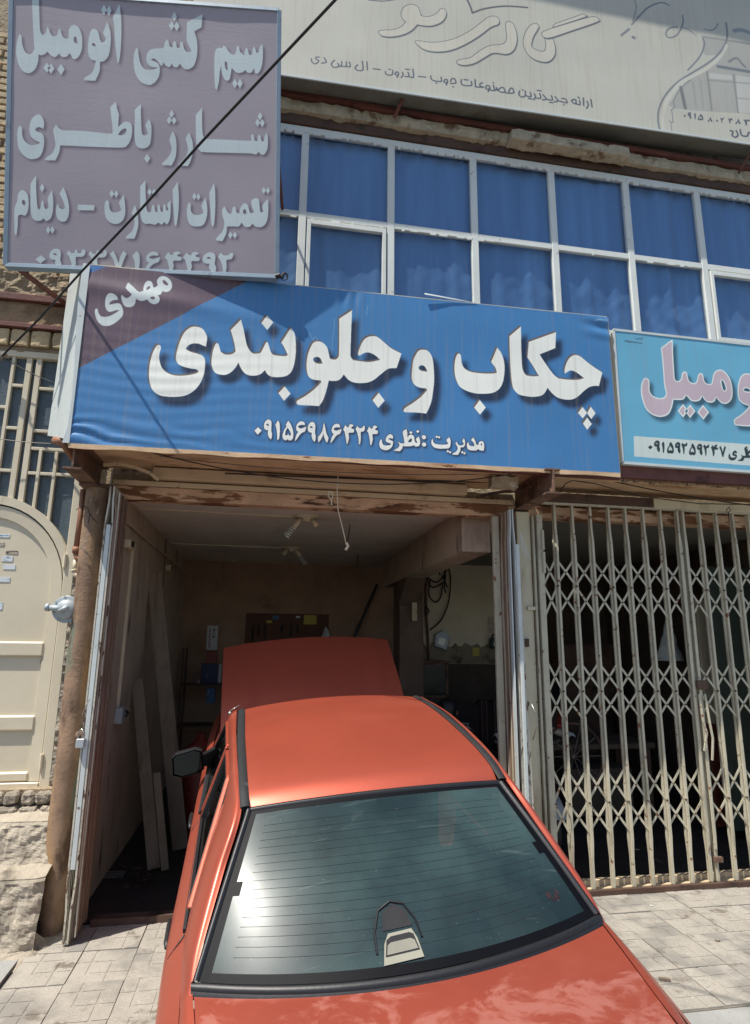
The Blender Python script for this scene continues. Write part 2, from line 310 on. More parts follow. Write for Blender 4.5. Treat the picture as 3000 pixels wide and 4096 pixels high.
def digit(sh,m,ch,box,tr):
    x0,y0,x1,y1=box; P=[smooth(c) for c in DG[ch]]; xs=[p[0] for p in P[0]]; ys=[p[1] for p in P[0]]; a,b,c,d=min(xs),min(ys),max(xs),max(ys)
    for q in P: sh.shape(m,[(x0+(x-a)/(c-a)*(x1-x0),y0+(y-b)/(d-b)*(y1-y0)) for x,y in q],tr)
def fitbox(txt,src,dst):
    return [(dst[0]+(x-src[0])/(src[2]-src[0])*(dst[2]-dst[0]),dst[1]+(y-src[1])/(src[3]-src[1])*(dst[3]-dst[1])) for x,y in smooth(txt)]
YEN='465,310 475,325 478,350 490,370 520,378 560,372 572,362* 545,350 520,340 512,320 520,290 545,262 570,258 592,280 590,310* 560,300 545,308 570,322 592,335 590,370 575,400 540,425 500,428 460,410 445,375 448,335'
ZRN=['655,330* 665,350 700,355 712,350* 705,300 695,230 735,200* 745,240 748,290 760,270 790,262 815,280 822,320 835,350 850,345* 835,310 865,280* 880,320 880,360 865,385 830,390 815,375* 790,385 740,388 695,385* 690,410 665,440* 600,435* 605,425 645,400 660,370 650,350','755,335 772,310 792,305 790,335* 765,345']
# ---- blue banner
BY=4.56
o=np.array(at(275,1773,BY)); br=np.array(at(2480,1892,BY)); tl=np.array(at(358,1066,BY))
blue=Sheet(o,br-o,(tl-o)*1.012,1500,(70,126,177))
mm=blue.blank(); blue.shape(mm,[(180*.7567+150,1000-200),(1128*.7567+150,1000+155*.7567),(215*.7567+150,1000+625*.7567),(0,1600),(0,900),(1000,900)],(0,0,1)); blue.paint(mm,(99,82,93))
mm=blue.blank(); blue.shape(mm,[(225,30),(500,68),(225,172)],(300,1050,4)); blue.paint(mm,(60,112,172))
A=(560,1220,2);Bq=(1140,1220,2);Cq=(1780,1260,2)
big=blue.blank()
for t in ['148,318 130,328 105,375 82,450 72,540 78,620 100,680 150,720 215,733 290,735 370,722 440,680 485,620 510,560 520,500 520,440 500,405 460,390 400,372 365,350* 385,325 420,308 465,308 500,322 527,332* 537,270 530,235 500,190 450,172 400,180 350,225 315,300 295,370 287,420 292,450 310,475 350,495 400,508 450,515 470,530* 455,545 400,560 330,567 270,562 215,540 175,500 155,440 155,390 167,345 163,325',
 '605,310 585,360 572,440 575,490 595,535 630,555 680,560 725,540 765,500 787,460* 810,510 840,548 880,565 930,565 970,550 1000,520* 1020,555 1055,575 1110,578 1170,568 1210,535 1232,480 1245,400 1247,310 1240,240 1222,200 1205,185* 1130,300* 1150,330 1183,400* 1160,408 1110,405 1070,398 1048,378 1033,330 1022,300 1008,300 985,345 965,380 935,388 900,385 870,350 850,300 830,200 808,118* 725,200* 740,250 755,310 765,370* 740,390 700,397 670,390 645,370 637,340 625,308',
 '1018,85* 1067,140* 1018,200* 970,145*','1158,652* 1205,710* 1152,768* 1107,705*']: blue.shape(big,t,A)
for t in ['265,290 300,300 335,335 350,385 360,430* 390,437 415,430 430,405 433,350 433,110* 537,42* 530,200 525,380 528,415 545,440* 600,448 680,455 762,438* 725,405 690,385 655,378 625,388 598,405* 585,395 595,350 620,295 650,262 695,248 740,255 790,295 850,345 932,388* 915,440 893,505* 840,507 810,520 760,560 710,600 660,620 600,625 545,618 510,600 490,580 470,555* 450,585 420,605 380,608 350,605* 340,650 320,720 300,770 272,810* 200,805 110,800 93,785 100,765 160,730 215,690 260,650 290,617* 287,604* 230,598 195,580 178,545 172,490 178,420 195,360 220,310 240,295','225,435 235,420 260,415 285,430 300,468* 270,470 240,460','750,702* 798,765* 746,824* 700,762*',
 '1100,357 1140,365 1170,400 1185,450 1193,540 1193,620 1185,690 1172,770 1150,830 1130,868* 1050,860 960,857 950,840 965,820 1020,785 1080,740 1115,705 1137,680* 1132,668* 1070,658 1030,630 1015,590 1015,540 1025,450 1045,400 1070,365','1070,498 1085,483 1105,483 1125,500 1140,532* 1115,530 1080,520']: blue.shape(big,t,Bq)
for t in ['105,308 125,318 130,350 135,385 155,425 195,450 250,462 320,468 380,468 415,462* 405,425 388,400 370,375* 418,260* 445,295 465,340 477,400 475,470 462,540 435,590 390,620 330,630 250,628 180,610 120,575 90,520 77,460 77,390 88,335','278,680* 326,740* 280,798* 233,740*',
 '515,170* 607,92* 610,250 617,400 628,450 650,483* 700,490 752,488* 735,460 700,400 660,340* 670,215* 888,137* 883,265* 757,315* 800,380 850,450 880,485 910,507* 1000,518 1070,517 1113,505* 1080,480 1045,455 1010,443 985,452 960,470* 957,440 970,390 995,345 1035,320 1080,330 1130,370 1190,415 1260,460* 1245,515 1232,568* 1190,568 1150,580 1110,610 1060,655 1010,677 950,675 900,660 860,630 820,583* 800,620 770,645 710,655 650,650 590,635 550,595 535,540 525,430 518,300',
 '1100,735* 1136,783* 1102,828* 1063,783*','1165,733* 1205,785* 1170,833* 1136,785*','1138,820* 1175,872* 1137,918* 1103,868*']: blue.shape(big,t,Cq)
k=blue.W/2205 # sheet pixels per photo pixel
sh_=blue.blur(blue.shift(big,26*k,34*k),9*k); blue.paint(np.clip(sh_*1.15,0,1),(33,42,62),.86)
ed=big.copy()
for q in range(1,7): ed|=blue.shift(big,-q*k,-q*k)
blue.paint(ed,(112,98,88)); blue.paint(big,(236,238,228))
sm=blue.blank()
D4=(980,1640,4); D5=(1350,1640,2.6645)
for c in '0915': 
    xs=[float(t.split(',')[0]) for t in DG[c][0].replace('*','').split()]; 
for c,bx in (('0',(148,268,268,397)),('9',(302,150,433,475)),('1',(485,165,560,483)),('5',(600,170,775,490)),('6',(797,180,982,497)),('9',(1002,190,1133,515)),('8',(1162,205,1338,525)),('6',(1367,218,1545,528))): digit(blue,sm,c,bx,D4)
for c,bx in (('4',(58,150,178,362)),('2',(192,165,293,368)),('4',(312,165,432,378))): digit(blue,sm,c,bx,D5)
blue.shape(sm,YEN,D5)
for t in ZRN: blue.shape(sm,t,D5)
for cx,cy in ((783,240),(856,228)): blue.diamond(sm,cx,cy,19,19,D5)
for cx,cy in ((920,290),(922,368)): blue.stroke(sm,f'{cx},{cy} {cx+1},{cy}',D5,46)
for t in ['1015,305 1022,340 1045,360 1100,368 1150,368 1180,360* 1160,320 1190,288* 1205,320 1205,370 1190,405 1150,412 1080,412 1030,400 1003,370 1000,330','1270,335* 1285,365 1300,375 1330,375 1345,360* 1330,330 1345,298* 1360,330 1360,370 1345,395 1310,400* 1310,430 1285,480* 1222,475* 1230,462 1265,440 1280,410 1270,380 1255,355*','1395,340 1405,372 1440,385 1460,380* 1450,350 1425,320 1445,290* 1470,330 1480,365 1500,370 1510,340 1540,330 1560,350 1565,390 1560,435* 1520,430 1500,415* 1480,430 1450,432 1400,425 1380,395 1380,360','1528,360 1538,358 1542,372 1530,374']: blue.shape(sm,t,D5)
for cx,cy in ((1057,285),(1083,290),(1175,440),(1200,450),(1330,450),(1354,460)): blue.diamond(sm,cx,cy,16,16,D5)
blue.paint(np.clip(blue.blur(blue.shift(sm,4*k,6*k),5*k)*1.6,0,1),(30,40,62),.7)
blue.paint(blue.blur(sm,2.2*k)>.12,(44,48,66)); blue.paint(sm,(236,238,230))
mh=blue.blank(); D6=(300,1050,4)
for t in ['345,735 365,755 375,800 400,845 440,868 500,868 580,845 660,800 712,760* 650,765 590,785 540,785 505,755 485,700 482,640 495,560 530,510 580,497 640,520 680,560 690,600* 640,602 590,615 560,640 545,675* 600,665 680,652 730,670 760,730 772,800 755,860 700,920 620,980 550,1012 490,1017 430,1005 370,950 335,880 318,800 325,745',
 '850,315* 810,410* 850,460 915,520* 880,555 830,575 790,560 760,532 742,545 745,590 765,650 800,700 860,717 920,705 960,665 975,610 982,585* 1010,605 1060,622 1110,618 1160,600* 1190,640 1240,668 1290,672 1340,650 1358,610 1355,575 1325,535* 1370,520 1390,490 1400,460* 1440,475 1490,472 1530,440 1553,385 1545,320 1510,265 1460,230 1400,218 1350,235 1320,270 1310,310 1325,360* 1300,390 1255,405* 1245,350 1225,310 1190,292 1150,300 1115,340 1098,400 1095,460* 1040,480 1000,460 930,390','1400,290 1420,283 1455,300 1485,340 1490,365 1460,365 1420,340','1142,435 1160,395 1190,382 1207,400 1190,425 1150,447','1205,575 1250,555 1280,570 1275,595 1240,600']: blue.shape(mh,t,D6)
blue.paint(mh,(205,214,212))
tn=blue.blank()
for i,c in enumerate('08660907519')[:0] if False else []: pass
for i,c in enumerate('09150706680'): digit(blue,tn,c,(1220+i*8.2,33+i*.9,1226.5+i*8.2,44+i*.9),Cq)
blue.stroke(tn,'1196,44 1206,46 1212,36 1216,46 1222,42',Cq,2.6); blue.paint(tn,(215,222,225),.8)
sc2=blue.blank() # scratches in the print, kept where the sheet has them
for t in ['395,110 390,200 378,300 375,400','185,225 205,240 220,275 245,290 262,270 240,255 225,270','655,5 660,30 650,60 662,82']: blue.stroke(sc2,t,Bq,4)
blue.paint(sc2,(190,205,215),.5)
# ---- mauve square sign
mo=np.array(at(22,1060,4.70)); mbr=np.array(at(1108,1107,4.47)); mtr=np.array(at(1117,40,4.08))
mauve=Sheet(mo,mbr-mo,mtr-mbr,1000,(164,155,162))
T1=(0,0,1.37667)
ml=mauve.blank()
def off757(t): return ' '.join((lambda p:f"{p[0]},{float(p[1].rstrip('*'))+757}{'*' if p[1].endswith('*') else ''}")(q.split(',')) for q in t.split())
R1=['175,-20* 215,-20* 218,100 222,170 235,195* 252,180 258,155 265,150 278,185 295,200 315,195* 322,165 330,158 342,195 360,212 378,210* 378,170 390,145 410,137 435,155 450,195 453,240 448,280 430,315 405,325 385,293* 365,312 340,312 325,295* 305,315 280,305 262,285* 245,300 225,305 213,300* 210,340 195,380 165,403 130,395 105,360 90,300 92,240 105,188* 118,200 122,240 135,280 155,298 175,295 190,270* 185,200 180,100','408,202 421,208 428,240* 408,232',
 '258,345* 279,373* 258,402* 239,373*','281,350* 300,378* 281,407* 262,378*','336,352* 356,382* 336,415* 316,382*',
 '590,120* 607,170 610,230 600,300 575,335 550,340* 548,390 525,445* 465,440 470,425 510,395 528,335* 500,325 485,290 487,220 500,170 520,158 540,175 550,215 560,235* 575,230 583,215* 567,180*','508,238 522,240 528,258* 508,250','572,25* 588,52* 572,82* 556,55*','600,30* 614,58* 600,88* 585,58*',
 '657,22* 667,100 668,200 662,300 652,345 645,335 635,250 628,150 622,95*',
 '755,262 763,300 772,345 795,378 835,383 872,370* 835,368 810,345 806,310 820,280 850,268 900,265* 912,225 925,222 935,255 950,262* 955,230 968,232 975,262 990,262* 993,232 1005,235 1015,270 1030,285 1055,282* 1030,230 1027,180* 1030,122* 1115,78* 1110,150* 1070,172* 1085,230 1085,300 1070,355 1045,378 1015,378 990,350* 975,370 955,365 945,350* 935,368 915,362 900,345* 888,362 870,338 848,322 830,328* 850,338 872,352 880,385 872,425 850,455 820,467 775,450 745,405 735,340 740,290',
 '960,65* 975,92* 960,118* 945,92*','945,115* 960,142* 943,168* 930,140*','973,118* 988,145* 973,172* 958,145*',
 '1445,242* 1448,300 1442,360 1425,400 1405,402 1400,375* 1385,398 1365,400 1350,385* 1335,398 1305,400 1275,375* 1270,410 1262,440 1240,440 1222,405 1218,360* 1210,400 1205,450 1192,495 1183,470 1180,400 1180,320 1188,275 1205,262 1222,265 1230,250* 1245,262 1265,290 1290,300 1300,280 1305,255 1315,258 1322,285 1345,305* 1352,268 1362,268 1372,300 1388,300* 1393,262 1403,262 1412,290 1425,285* 1430,260','1238,342 1250,345 1255,388* 1242,378','1292,432* 1308,460* 1292,487* 1279,460*','1321,432* 1336,460* 1321,487* 1306,460*',
 '108,693 120,705 122,740 135,775 165,797 200,795 222,785* 190,770 167,745 162,700 175,655 205,630 230,640 243,675 240,710* 215,700 195,710 200,722 230,735 243,765 238,820 220,860 190,875 155,872 120,845 100,810 95,760 97,715',
 '308,685* 330,710 350,718* 470,722 590,735 620,735* 618,690 612,640 607,590* 638,560* 645,600 655,630* 650,700* 685,672 715,675 728,705 722,760 700,800 665,812 500,808 332,800* 325,840 305,884* 250,880 255,868 290,840 305,800 300,760 292,715*','650,742* 665,720 685,708 696,712 690,735 668,745',
 '775,572* 777,650 780,720 785,742* 800,745 815,735* 800,690* 820,655* 833,690 833,750 825,795 800,815 770,815 748,795 740,740 742,660 742,605*','810,847* 827,872* 810,897* 793,872*',
 '950,722* 968,760 972,820 965,870 945,912* 893,907 898,895 930,860 945,820 932,770*','945,605* 958,628* 945,650* 932,628*','932,640* 945,662* 932,685* 918,662*','958,642* 972,664* 958,687* 945,664*',
 '1040,728* 1060,780 1062,840 1050,885 1035,915* 983,912 988,898 1020,865 1035,820 1022,765*',
 '1112,592* 1113,680 1118,745 1135,765* 1250,770 1370,775 1385,772* 1383,745 1395,742 1402,772 1418,778* 1422,745 1432,745 1440,775 1452,778* 1458,750 1468,728* 1475,770 1472,820 1455,850 1435,848 1425,835* 1410,850 1385,845* 1260,842 1130,838 1100,830 1082,795 1078,700 1078,632*','1432,617* 1445,640* 1432,662* 1419,640*','1418,652* 1431,675* 1418,698* 1405,675*','1444,654* 1457,677* 1444,700* 1431,677*']
R2=['1475,338* 1478,400 1470,460 1445,492 1410,492 1390,475* 1375,492 1350,492 1330,470* 1315,490 1285,490 1250,490* 1245,530 1225,572* 1190,565 1195,550 1225,515 1235,470 1225,430 1222,400* 1235,378* 1250,405 1265,420 1275,415 1283,385 1297,385 1302,412 1318,420* 1325,385 1345,362 1365,375 1375,410 1385,418 1400,410* 1388,385 1385,350 1405,335 1425,342 1430,380 1435,412 1450,408* 1445,380 1455,360*','1338,405 1350,395 1358,420 1342,420','1452,272* 1464,292* 1452,312* 1441,292*','1475,273* 1486,293* 1475,313* 1464,293*','1268,518* 1281,538* 1268,558* 1256,538*','1293,518* 1306,538* 1293,558* 1281,538*',
 '1178,250* 1185,300 1185,400 1178,480 1165,480 1158,400 1152,305*',
 '1042,358 1050,370 1052,405 1070,425 1100,425 1120,415* 1108,375* 1130,330* 1140,370 1140,430 1120,480 1080,490 1045,478 1030,435 1030,385','1070,305* 1082,325* 1070,345* 1058,325*','1092,307* 1104,327* 1092,347* 1080,327*',
 '978,242* 985,320 983,400 972,480 962,475 955,400 950,290*',
 '800,235* 803,330 808,395 820,412 832,405 838,375 848,375 855,405 866,410 868,375 878,372 885,405 897,408 900,372 910,372 915,400 928,400* 920,370* 938,345* 940,400 935,450 920,478 905,465* 890,480 872,470 855,480 825,475 800,475 780,455 772,400 772,270*','823,280* 836,300* 823,320* 811,300*','848,282* 860,302* 848,322* 836,302*',
 '742,372* 758,420 762,480 752,525 740,558* 695,555 698,543 730,510 740,460 725,415*',
 '590,345 600,358 605,395 622,412 650,410 668,400* 655,360* 680,315* 688,360 690,410 680,450 650,475 610,470 582,440 575,385 580,355','615,290* 628,310* 615,332* 603,310*','640,291* 652,312* 640,333* 628,312*',
 '428,368* 520,372* 518,402* 428,400*',
 '348,273* 368,320 380,380 377,430 362,460 335,462 313,440 308,395 318,365 326,385 345,395 358,385* 345,345 328,310*',
 '198,208* 200,290 205,370 212,395 222,390 230,352 238,352 245,385 255,395 268,385* 262,335* 285,290* 293,340 292,400 280,445 255,460 240,445* 225,458 195,458 175,435 168,380 168,255*','232,253* 245,278* 232,303* 219,278*','265,488* 277,510* 265,532* 254,510*','288,488* 300,510* 288,532* 277,510*',
 '125,290 150,310 158,350 155,400 140,430 115,425 100,435 98,480 90,538 80,520 78,450 80,390 95,350 98,320 108,298','122,348 134,346 142,362 138,375 124,368']
for t in R1: mauve.shape(ml,t,T1)
for t in R2: mauve.shape(ml,off757(t),T1)
for c,bx in (('0',(195,648,253,694)),('9',(272,612,338,728)),('3',(366,616,470,732)),('3',(486,620,588,736)),('7',(604,624,697,738)),('1',(728,626,770,738)),('6',(796,628,882,742)),('4',(906,628,1000,745)),('4',(1006,630,1100,747)),('9',(1116,632,1190,750)),('2',(1200,634,1284,752))): digit(mauve,ml,c,(bx[0],bx[1]+757,bx[2],bx[3]+757),T1)
k2=mauve.W/1086
mauve.paint(np.clip(mauve.blur(mauve.shift(ml,9*k2,9*k2),5*k2),0,1),(88,78,92),.85); mauve.paint(ml,(204,216,216))
# ---- big shop sign high on the wall
GY=4.92
go=np.array(at(1000,284,GY)); go[0]=-.95; gbr=np.array(at(3000,578,GY)); go[2]=7.29; gu=(gbr-go); gu=gu*(6.6/gu[0])
gal=Sheet(go,gu,(0,0,2.2),1700,(194,192,178))
G1=(1480,0,1.7389); G2=(2400,0,2.7533); G3=(1220,200,2.7533); G4=(1780,270,2.6645)
mm=gal.blank(); gal.shape(mm,'1130,410* 1700,490* 1700,1260* 820,1190 830,1060 900,960 1000,860 1180,760 1330,610 1150,600',G2); gal.paint(mm,(168,168,160),.8)
mm=gal.blank(); gal.shape(mm,'1500,830* 1700,860* 1700,1250* 1520,1240*',G2); gal.shape(mm,'1200,800* 1460,830* 1460,880* 1200,860*',G2); gal.paint(mm,(196,196,188),.8)
for t,wd,c in (('890,960 940,1190',34,(104,108,110)),('1180,790 1230,1210',20,(128,132,132)),('1470,820 1520,1240',17,(128,132,132)),('1190,880 1700,925',12,(132,136,134)),('1130,405 1700,490',20,(134,138,136)),('1300,730 1700,800',34,(100,108,118)),('1500,1080 1700,1100',10,(134,138,136)),('1480,340 1560,330 1700,380',44,(126,136,142)),('1420,680 1500,640 1560,700 1600,740',22,(110,116,120)),('1020,900 1060,1180',14,(150,152,146)),('1110,880 1140,1190',14,(150,152,146))):
    mm=gal.blank(); gal.stroke(mm,t,G2,wd); gal.paint(gal.blur(mm,2),c,.75)
kg=gal.W/ (6.6*2437/4.92)
outl=['62,215 100,208 160,205 215,185 248,152* 220,120 218,80 245,42 290,30 330,45 350,85 355,108* 400,115 450,100 480,75 490,62 515,60 532,90 520,130 485,160 430,178 380,178 330,170* 290,210 230,240 150,255 90,250 65,235',
'315,285 345,283 420,292 500,288 600,262 700,210 780,150 830,115 880,115 900,145 890,170 840,190 760,250 660,310 560,350 460,360 380,345 330,310',
'945,160 965,148 995,165 1018,220 1022,290 1000,350 950,378 860,370 800,400 730,440 660,455 610,445 603,425 640,412 700,400 760,355 830,318 890,312 935,300 950,260 945,200',
'1150,162 1110,180 1075,240 1065,300 1085,360 1130,405 1190,428 1240,428 1280,395 1290,340 1275,275 1265,265* 1215,265* 1222,310 1215,350 1180,355 1130,330 1125,300 1140,250 1175,190 1165,168',
'1272,190* 1290,165 1400,125 1480,97 1498,105 1495,118 1272,192*','1195,240 1215,215 1400,155 1540,115 1585,125 1585,150 1400,215 1260,262 1215,262 1198,250']
for t in outl:
    f=gal.blank(); gal.shape(f,t,G1); e=f.copy()
    for q in range(1,9): e|=gal.shift(f,q*.55*kg,q*kg)
    gal.paint(gal.blur(e,1),(96,102,106)); gal.paint(f,(204,200,184)); e=gal.blank(); gal.stroke(e,t,G1,4.5,True); gal.paint(e,(104,110,114))
e=gal.blank(); gal.stroke(e,'672,-10 700,50 712,90* 800,60 940,42 1095,52',G1,13); gal.stroke(e,'-10,0 90,8 180,-4',G1,9); gal.paint(e,(98,104,108))
for t,wd in (('350,270 430,180 520,90 620,40 700,30 760,60',18),('235,390 320,320',24),('385,0 400,80 385,160 360,230',9),('365,412 375,416',36),('910,170 915,240 890,320 840,390 770,415 730,390 740,330 800,300 850,300',16),('900,300 980,330 1050,390',9),('1130,420 1150,480 1130,560 1080,650 970,770',16),('1390,250 1400,400 1360,520 1270,630 1150,720 1000,810 850,910 720,1050 650,1200 640,1330 660,1430',18),('1000,880 900,960 830,1060 810,1130 820,1180 780,1215',9),('790,1220 800,1290 800,1350 760,1330',9),('780,1350 790,1450',7),('1300,260 1260,320 1200,335 1150,320',12)):
    e=gal.blank(); gal.stroke(e,t,G2,wd); gal.paint(gal.blur(e,1),(120,126,132),.9)
e=gal.blank(); gal.stroke(e,'700,1440 690,1300 720,1150 800,1010 900,900 1040,830 1200,740 1330,620 1395,500',G2,34); gal.paint(gal.blur(e,2),(206,203,190),.8)
tx=gal.blank()
for t in ['70,100 75,130 105,155 135,145 150,120 125,105 120,85 155,80','210,88 235,135 185,148','325,115 292,150 300,182 340,195 375,175 360,150','370,178 400,180 405,130','405,180 450,182 455,132','450,182 498,185 490,135','580,165 555,190 560,215 600,228 640,215 632,125','682,130 688,220','750,207 828,215','885,235 890,262 920,275 960,270 968,225','925,212 940,213','1005,245 990,262 1005,275 1030,270 1025,245 1005,240','1030,270 1015,300','1075,245 1080,275 1060,302','1100,288 1145,290 1135,245','1110,210 1150,215','1145,292 1195,298 1188,210','1252,290 1328,298','1385,285 1392,320 1430,340 1500,345 1498,300','1440,362 1452,364','1540,330 1530,350 1550,360 1570,350 1562,325 1540,325','1572,350 1555,385']: gal.stroke(tx,t,G3,16)
for t in ['60,170 115,165 100,120 70,125 60,150','85,205 92,207','175,130 172,165 195,190 240,195 285,190 278,150','205,130 245,135','320,130 325,205','400,165 375,175 375,200 410,212 330,208','440,200 435,225 460,235 478,215 465,195 445,195','480,220 460,258','480,240 525,245 515,190','512,165 516,166','525,245 545,240 548,215 560,240 600,265 640,255 620,215 590,220 560,245','640,270 700,275 735,265 715,220 690,235 680,265','795,250 788,290 820,315 855,300 855,250','825,238 832,240','860,300 915,310 910,265','890,330 925,335','950,280 965,310 945,345','970,325 1020,325 1010,275','985,243 1025,248','1045,290 1080,335 1040,345','1090,340 1145,345 1135,300','1115,370 1150,375','1175,310 1205,355 1165,365','1215,355 1300,375 1285,335 1245,330','1265,395 1270,397','1350,350 1365,375 1395,385 1395,345 1370,340 1350,355','1395,385 1440,395 1435,350','1420,315 1432,325','1475,325 1480,405','1515,360 1528,400 1510,435','1555,340 1568,420']: gal.stroke(tx,t,G4,16)
for t,wd in (('1435,1440 1465,1450 1455,1490 1480,1510',18),('1500,1440 1520,1490 1490,1515',18),('1545,1430 1560,1490 1620,1500 1640,1460 1690,1480',18)): gal.stroke(tx,t,G2,wd)
for c,bx in (('9',(965,1235,1005,1312)),('1',(1035,1242,1056,1316)),('5',(1078,1255,1138,1326)),('8',(1185,1285,1240,1346)),('2',(1325,1295,1366,1358)),('4',(1410,1300,1462,1362)),('8',(1490,1305,1548,1372)),('3',(1578,1310,1660,1386)),('0',(920,1262,948,1292)),('0',(1275,1315,1303,1345))): digit(gal,tx,c,bx,G2)
gal.paint(tx,(92,100,108)); 
mm=gal.blank(); gal.stroke(mm,'-100,300 1452,551 1700,600',(1220,200,1),10); gal.paint(gal.blur(mm,14),(150,120,92),.55)
# ---- light blue sign
LY=4.60
lo=np.array(at(2491,1851,LY)); lbr=np.array(at(3000,1887,LY)); lu=(lbr-lo)*(2.6/(lbr[0]-lo[0])); ltl=np.array(at(2467,1320,LY)); ltl[0]=lo[0]+.012
lbl=Sheet(lo,lu,ltl-lo,900,(106,172,200)); L5=(2440,1300,2.95)
mm=lbl.blank(); lbl.shape(mm,'280,1310* 1900,1425* 1900,1680* 285,1550*',L5); lbl.paint(mm,(205,216,210))
lt=lbl.blank()
for t in ['600,270* 722,180 740,190 745,350 755,500 762,610 775,650 810,660 838,630 850,570 875,548 905,560 920,620 940,665 985,685 1020,665 1035,600 1060,568 1095,580 1110,650 1140,690 1195,690 1205,640 1230,560 1290,525 1350,545 1410,620 1440,720 1445,820 1425,890 1375,930 1320,925 1275,885 1252,855* 1235,900 1190,918 1140,905 1105,870 1090,840* 1065,885 1020,903 960,895 925,860 900,830* 870,875 820,885 750,880* 735,960 700,1040 650,1075 580,1085 500,1060 430,1000 385,900 365,800 370,700 400,630 430,625 460,645 468,700 468,770 500,830 570,860 630,855 660,810 640,700 620,450','1315,655 1335,665 1365,740 1355,775 1335,760 1320,700','862,932* 922,1012* 862,1092* 798,1012*','945,938* 1008,1018* 945,1098* 884,1018*','1095,942* 1170,1030* 1103,1118* 1030,1030*',
 '1600,570 1540,610 1510,700 1505,800 1520,880 1570,930 1640,955* 1600,1010 1540,1060 1470,1110 1465,1150 1500,1185 1700,1190 1740,1100 1760,900 1750,700 1700,600','1575,770 1600,745 1640,760 1650,785 1600,782']: 
    q=lbl.blank(); lbl.shape(q,t,L5); lt^=q
k3=lbl.W/(2.6*2437/4.6)
lbl.paint(np.clip(lbl.blur(lbl.shift(lt,17*k3,22*k3),8*k3)*1.1,0,1),(52,82,98),.85); lbl.paint(lt,(226,230,222)); lbl.paint(lbl.blur(lt,4*k3)>.93,(196,178,186))
dk=lbl.blank()
for c,bx in (('0',(450,1417,504,1469)),('9',(520,1362,590,1502)),('1',(610,1375,643,1510)),('5',(672,1378,753,1518)),('9',(766,1382,832,1518)),('2',(840,1388,912,1525)),('5',(932,1395,1012,1538)),('9',(1025,1402,1092,1540)),('2',(1100,1408,1172,1545)),('4',(1190,1412,1276,1550)),('7',(1290,1425,1370,1558))): digit(lbl,dk,c,bx,L5)
lbl.shape(dk,fitbox(YEN,(445,258,597,430),(1398,1482,1500,1600)),L5)
for t in ZRN: lbl.shape(dk,fitbox(t,(600,200,885,440),(1508,1430,1740,1608)),L5)
lbl.diamond(dk,1622,1455,12,14,L5)
for i,c in enumerate('09150706680'): digit(lbl,dk,c,(172+i*19,178+i*2.6,187+i*19,202+i*2.6),L5)
lbl.stroke(dk,'298,160 330,168 350,155 360,168 384,162 380,148',L5,6); lbl.paint(dk,(46,58,62))
# ================================================================== SETTING
FY=5.21   # wall plane of the shop fronts
def struct(name,mb,m,**k): return tag(mb.build(name,m,**k),kind='structure')
g=struct('ground',MB().box((-60,-60,-.22),(60,40,-.02)),M['asphalt'])
gl=MB().box((-2.05,-1.2,-.06),(6.2,3.56,-.012)); 
struct('gutter',gl,M['concrete'])
pv=struct('pavement',MB().box((-1.42,3.56,-.08),(6.2,5.14,-.006)),M['grout'])
# terrazzo pavers with a hooked groove pattern, each its own piece
def paver(flip):
    xs=[0,.32,.38,.69,.75,1]; ys=[0,.24,.29,.36,.40,.60,.64,.71,.76,1]
    def groove(i,j):
        x=(xs[i]+xs[i+1])/2; y=(ys[j]+ys[j+1])/2
        if flip: x,y=1-x,1-y
        a=(abs(y-.735)<.03 and x<.75) or (.69<x<.75 and y<.76) or (.32<x<.38 and y>.36) or (abs(y-.38)<.03 and x>.32)
        return a
    if flip: xs=[1-x for x in xs][::-1]; ys=[1-y for y in ys][::-1]
    W,H=.336,.398; mb=MB(); hz={}
    n=len(xs)-1;m_=len(ys)-1
    for i in range(n):
        for j in range(m_):
            z=.0012 if groove(i,j) else .004; hz[i,j]=z
            x0,x1,y0,y1=xs[i]*W,xs[i+1]*W,ys[j]*H,ys[j+1]*H; mb.add([(x0,y0,z),(x1,y0,z),(x1,y1,z),(x0,y1,z)],[(0,1,2,3)])
    for i in range(n):
        for j in range(m_):
            x0,x1,y0,y1=xs[i]*W,xs[i+1]*W,ys[j]*H,ys[j+1]*H
            a=hz[i,j]; b=hz.get((i+1,j),-.02); c=hz.get((i,j+1),-.02)
            if a!=b: mb.add([(x1,y0,a),(x1,y1,a),(x1,y1,b),(x1,y0,b)],[(0,1,2,3)])
            if a!=c: mb.add([(x0,y1,a),(x1,y1,a),(x1,y1,c),(x0,y1,c)],[(0,1,2,3)])
            if i==0: mb.add([(x0,y0,a),(x0,y1,a),(x0,y1,-.02),(x0,y0,-.02)],[(0,1,2,3)])
            if j==0: mb.add([(x0,y0,a),(x1,y0,a),(x1,y0,-.02),(x0,y0,-.02)],[(0,1,2,3)])
    return mb.mesh('tile')
tm=[paver(False),paver(True)]
for t in tm: t.materials.append(M['tile'])
random.seed(3)
for c in range(22):
    for r in range(4):
        x=-1.408+c*.3415; y=3.565+r*.4035
        if y>5.12: continue
        o_=bpy.data.objects.new('tile',tm[(c+r)%2]); col.objects.link(o_); o_.parent=pv; o_.location=(x+random.uniform(-.002,.002),y+random.uniform(-.002,.002),random.uniform(-.002,.003)); o_.rotation_euler=(random.uniform(-.006,.006),random.uniform(-.006,.006),random.uniform(-.006,.006))
sl=MB().box((-1.75,4.0,-.05),(-1.445,4.86,.004)); struct('path',sl,M['concrete'])
M['pillarbrown']=mat('dark_brown_plaster',S(112,92,78),.95,var=.15,vs=3,bump=.4,bs=26)
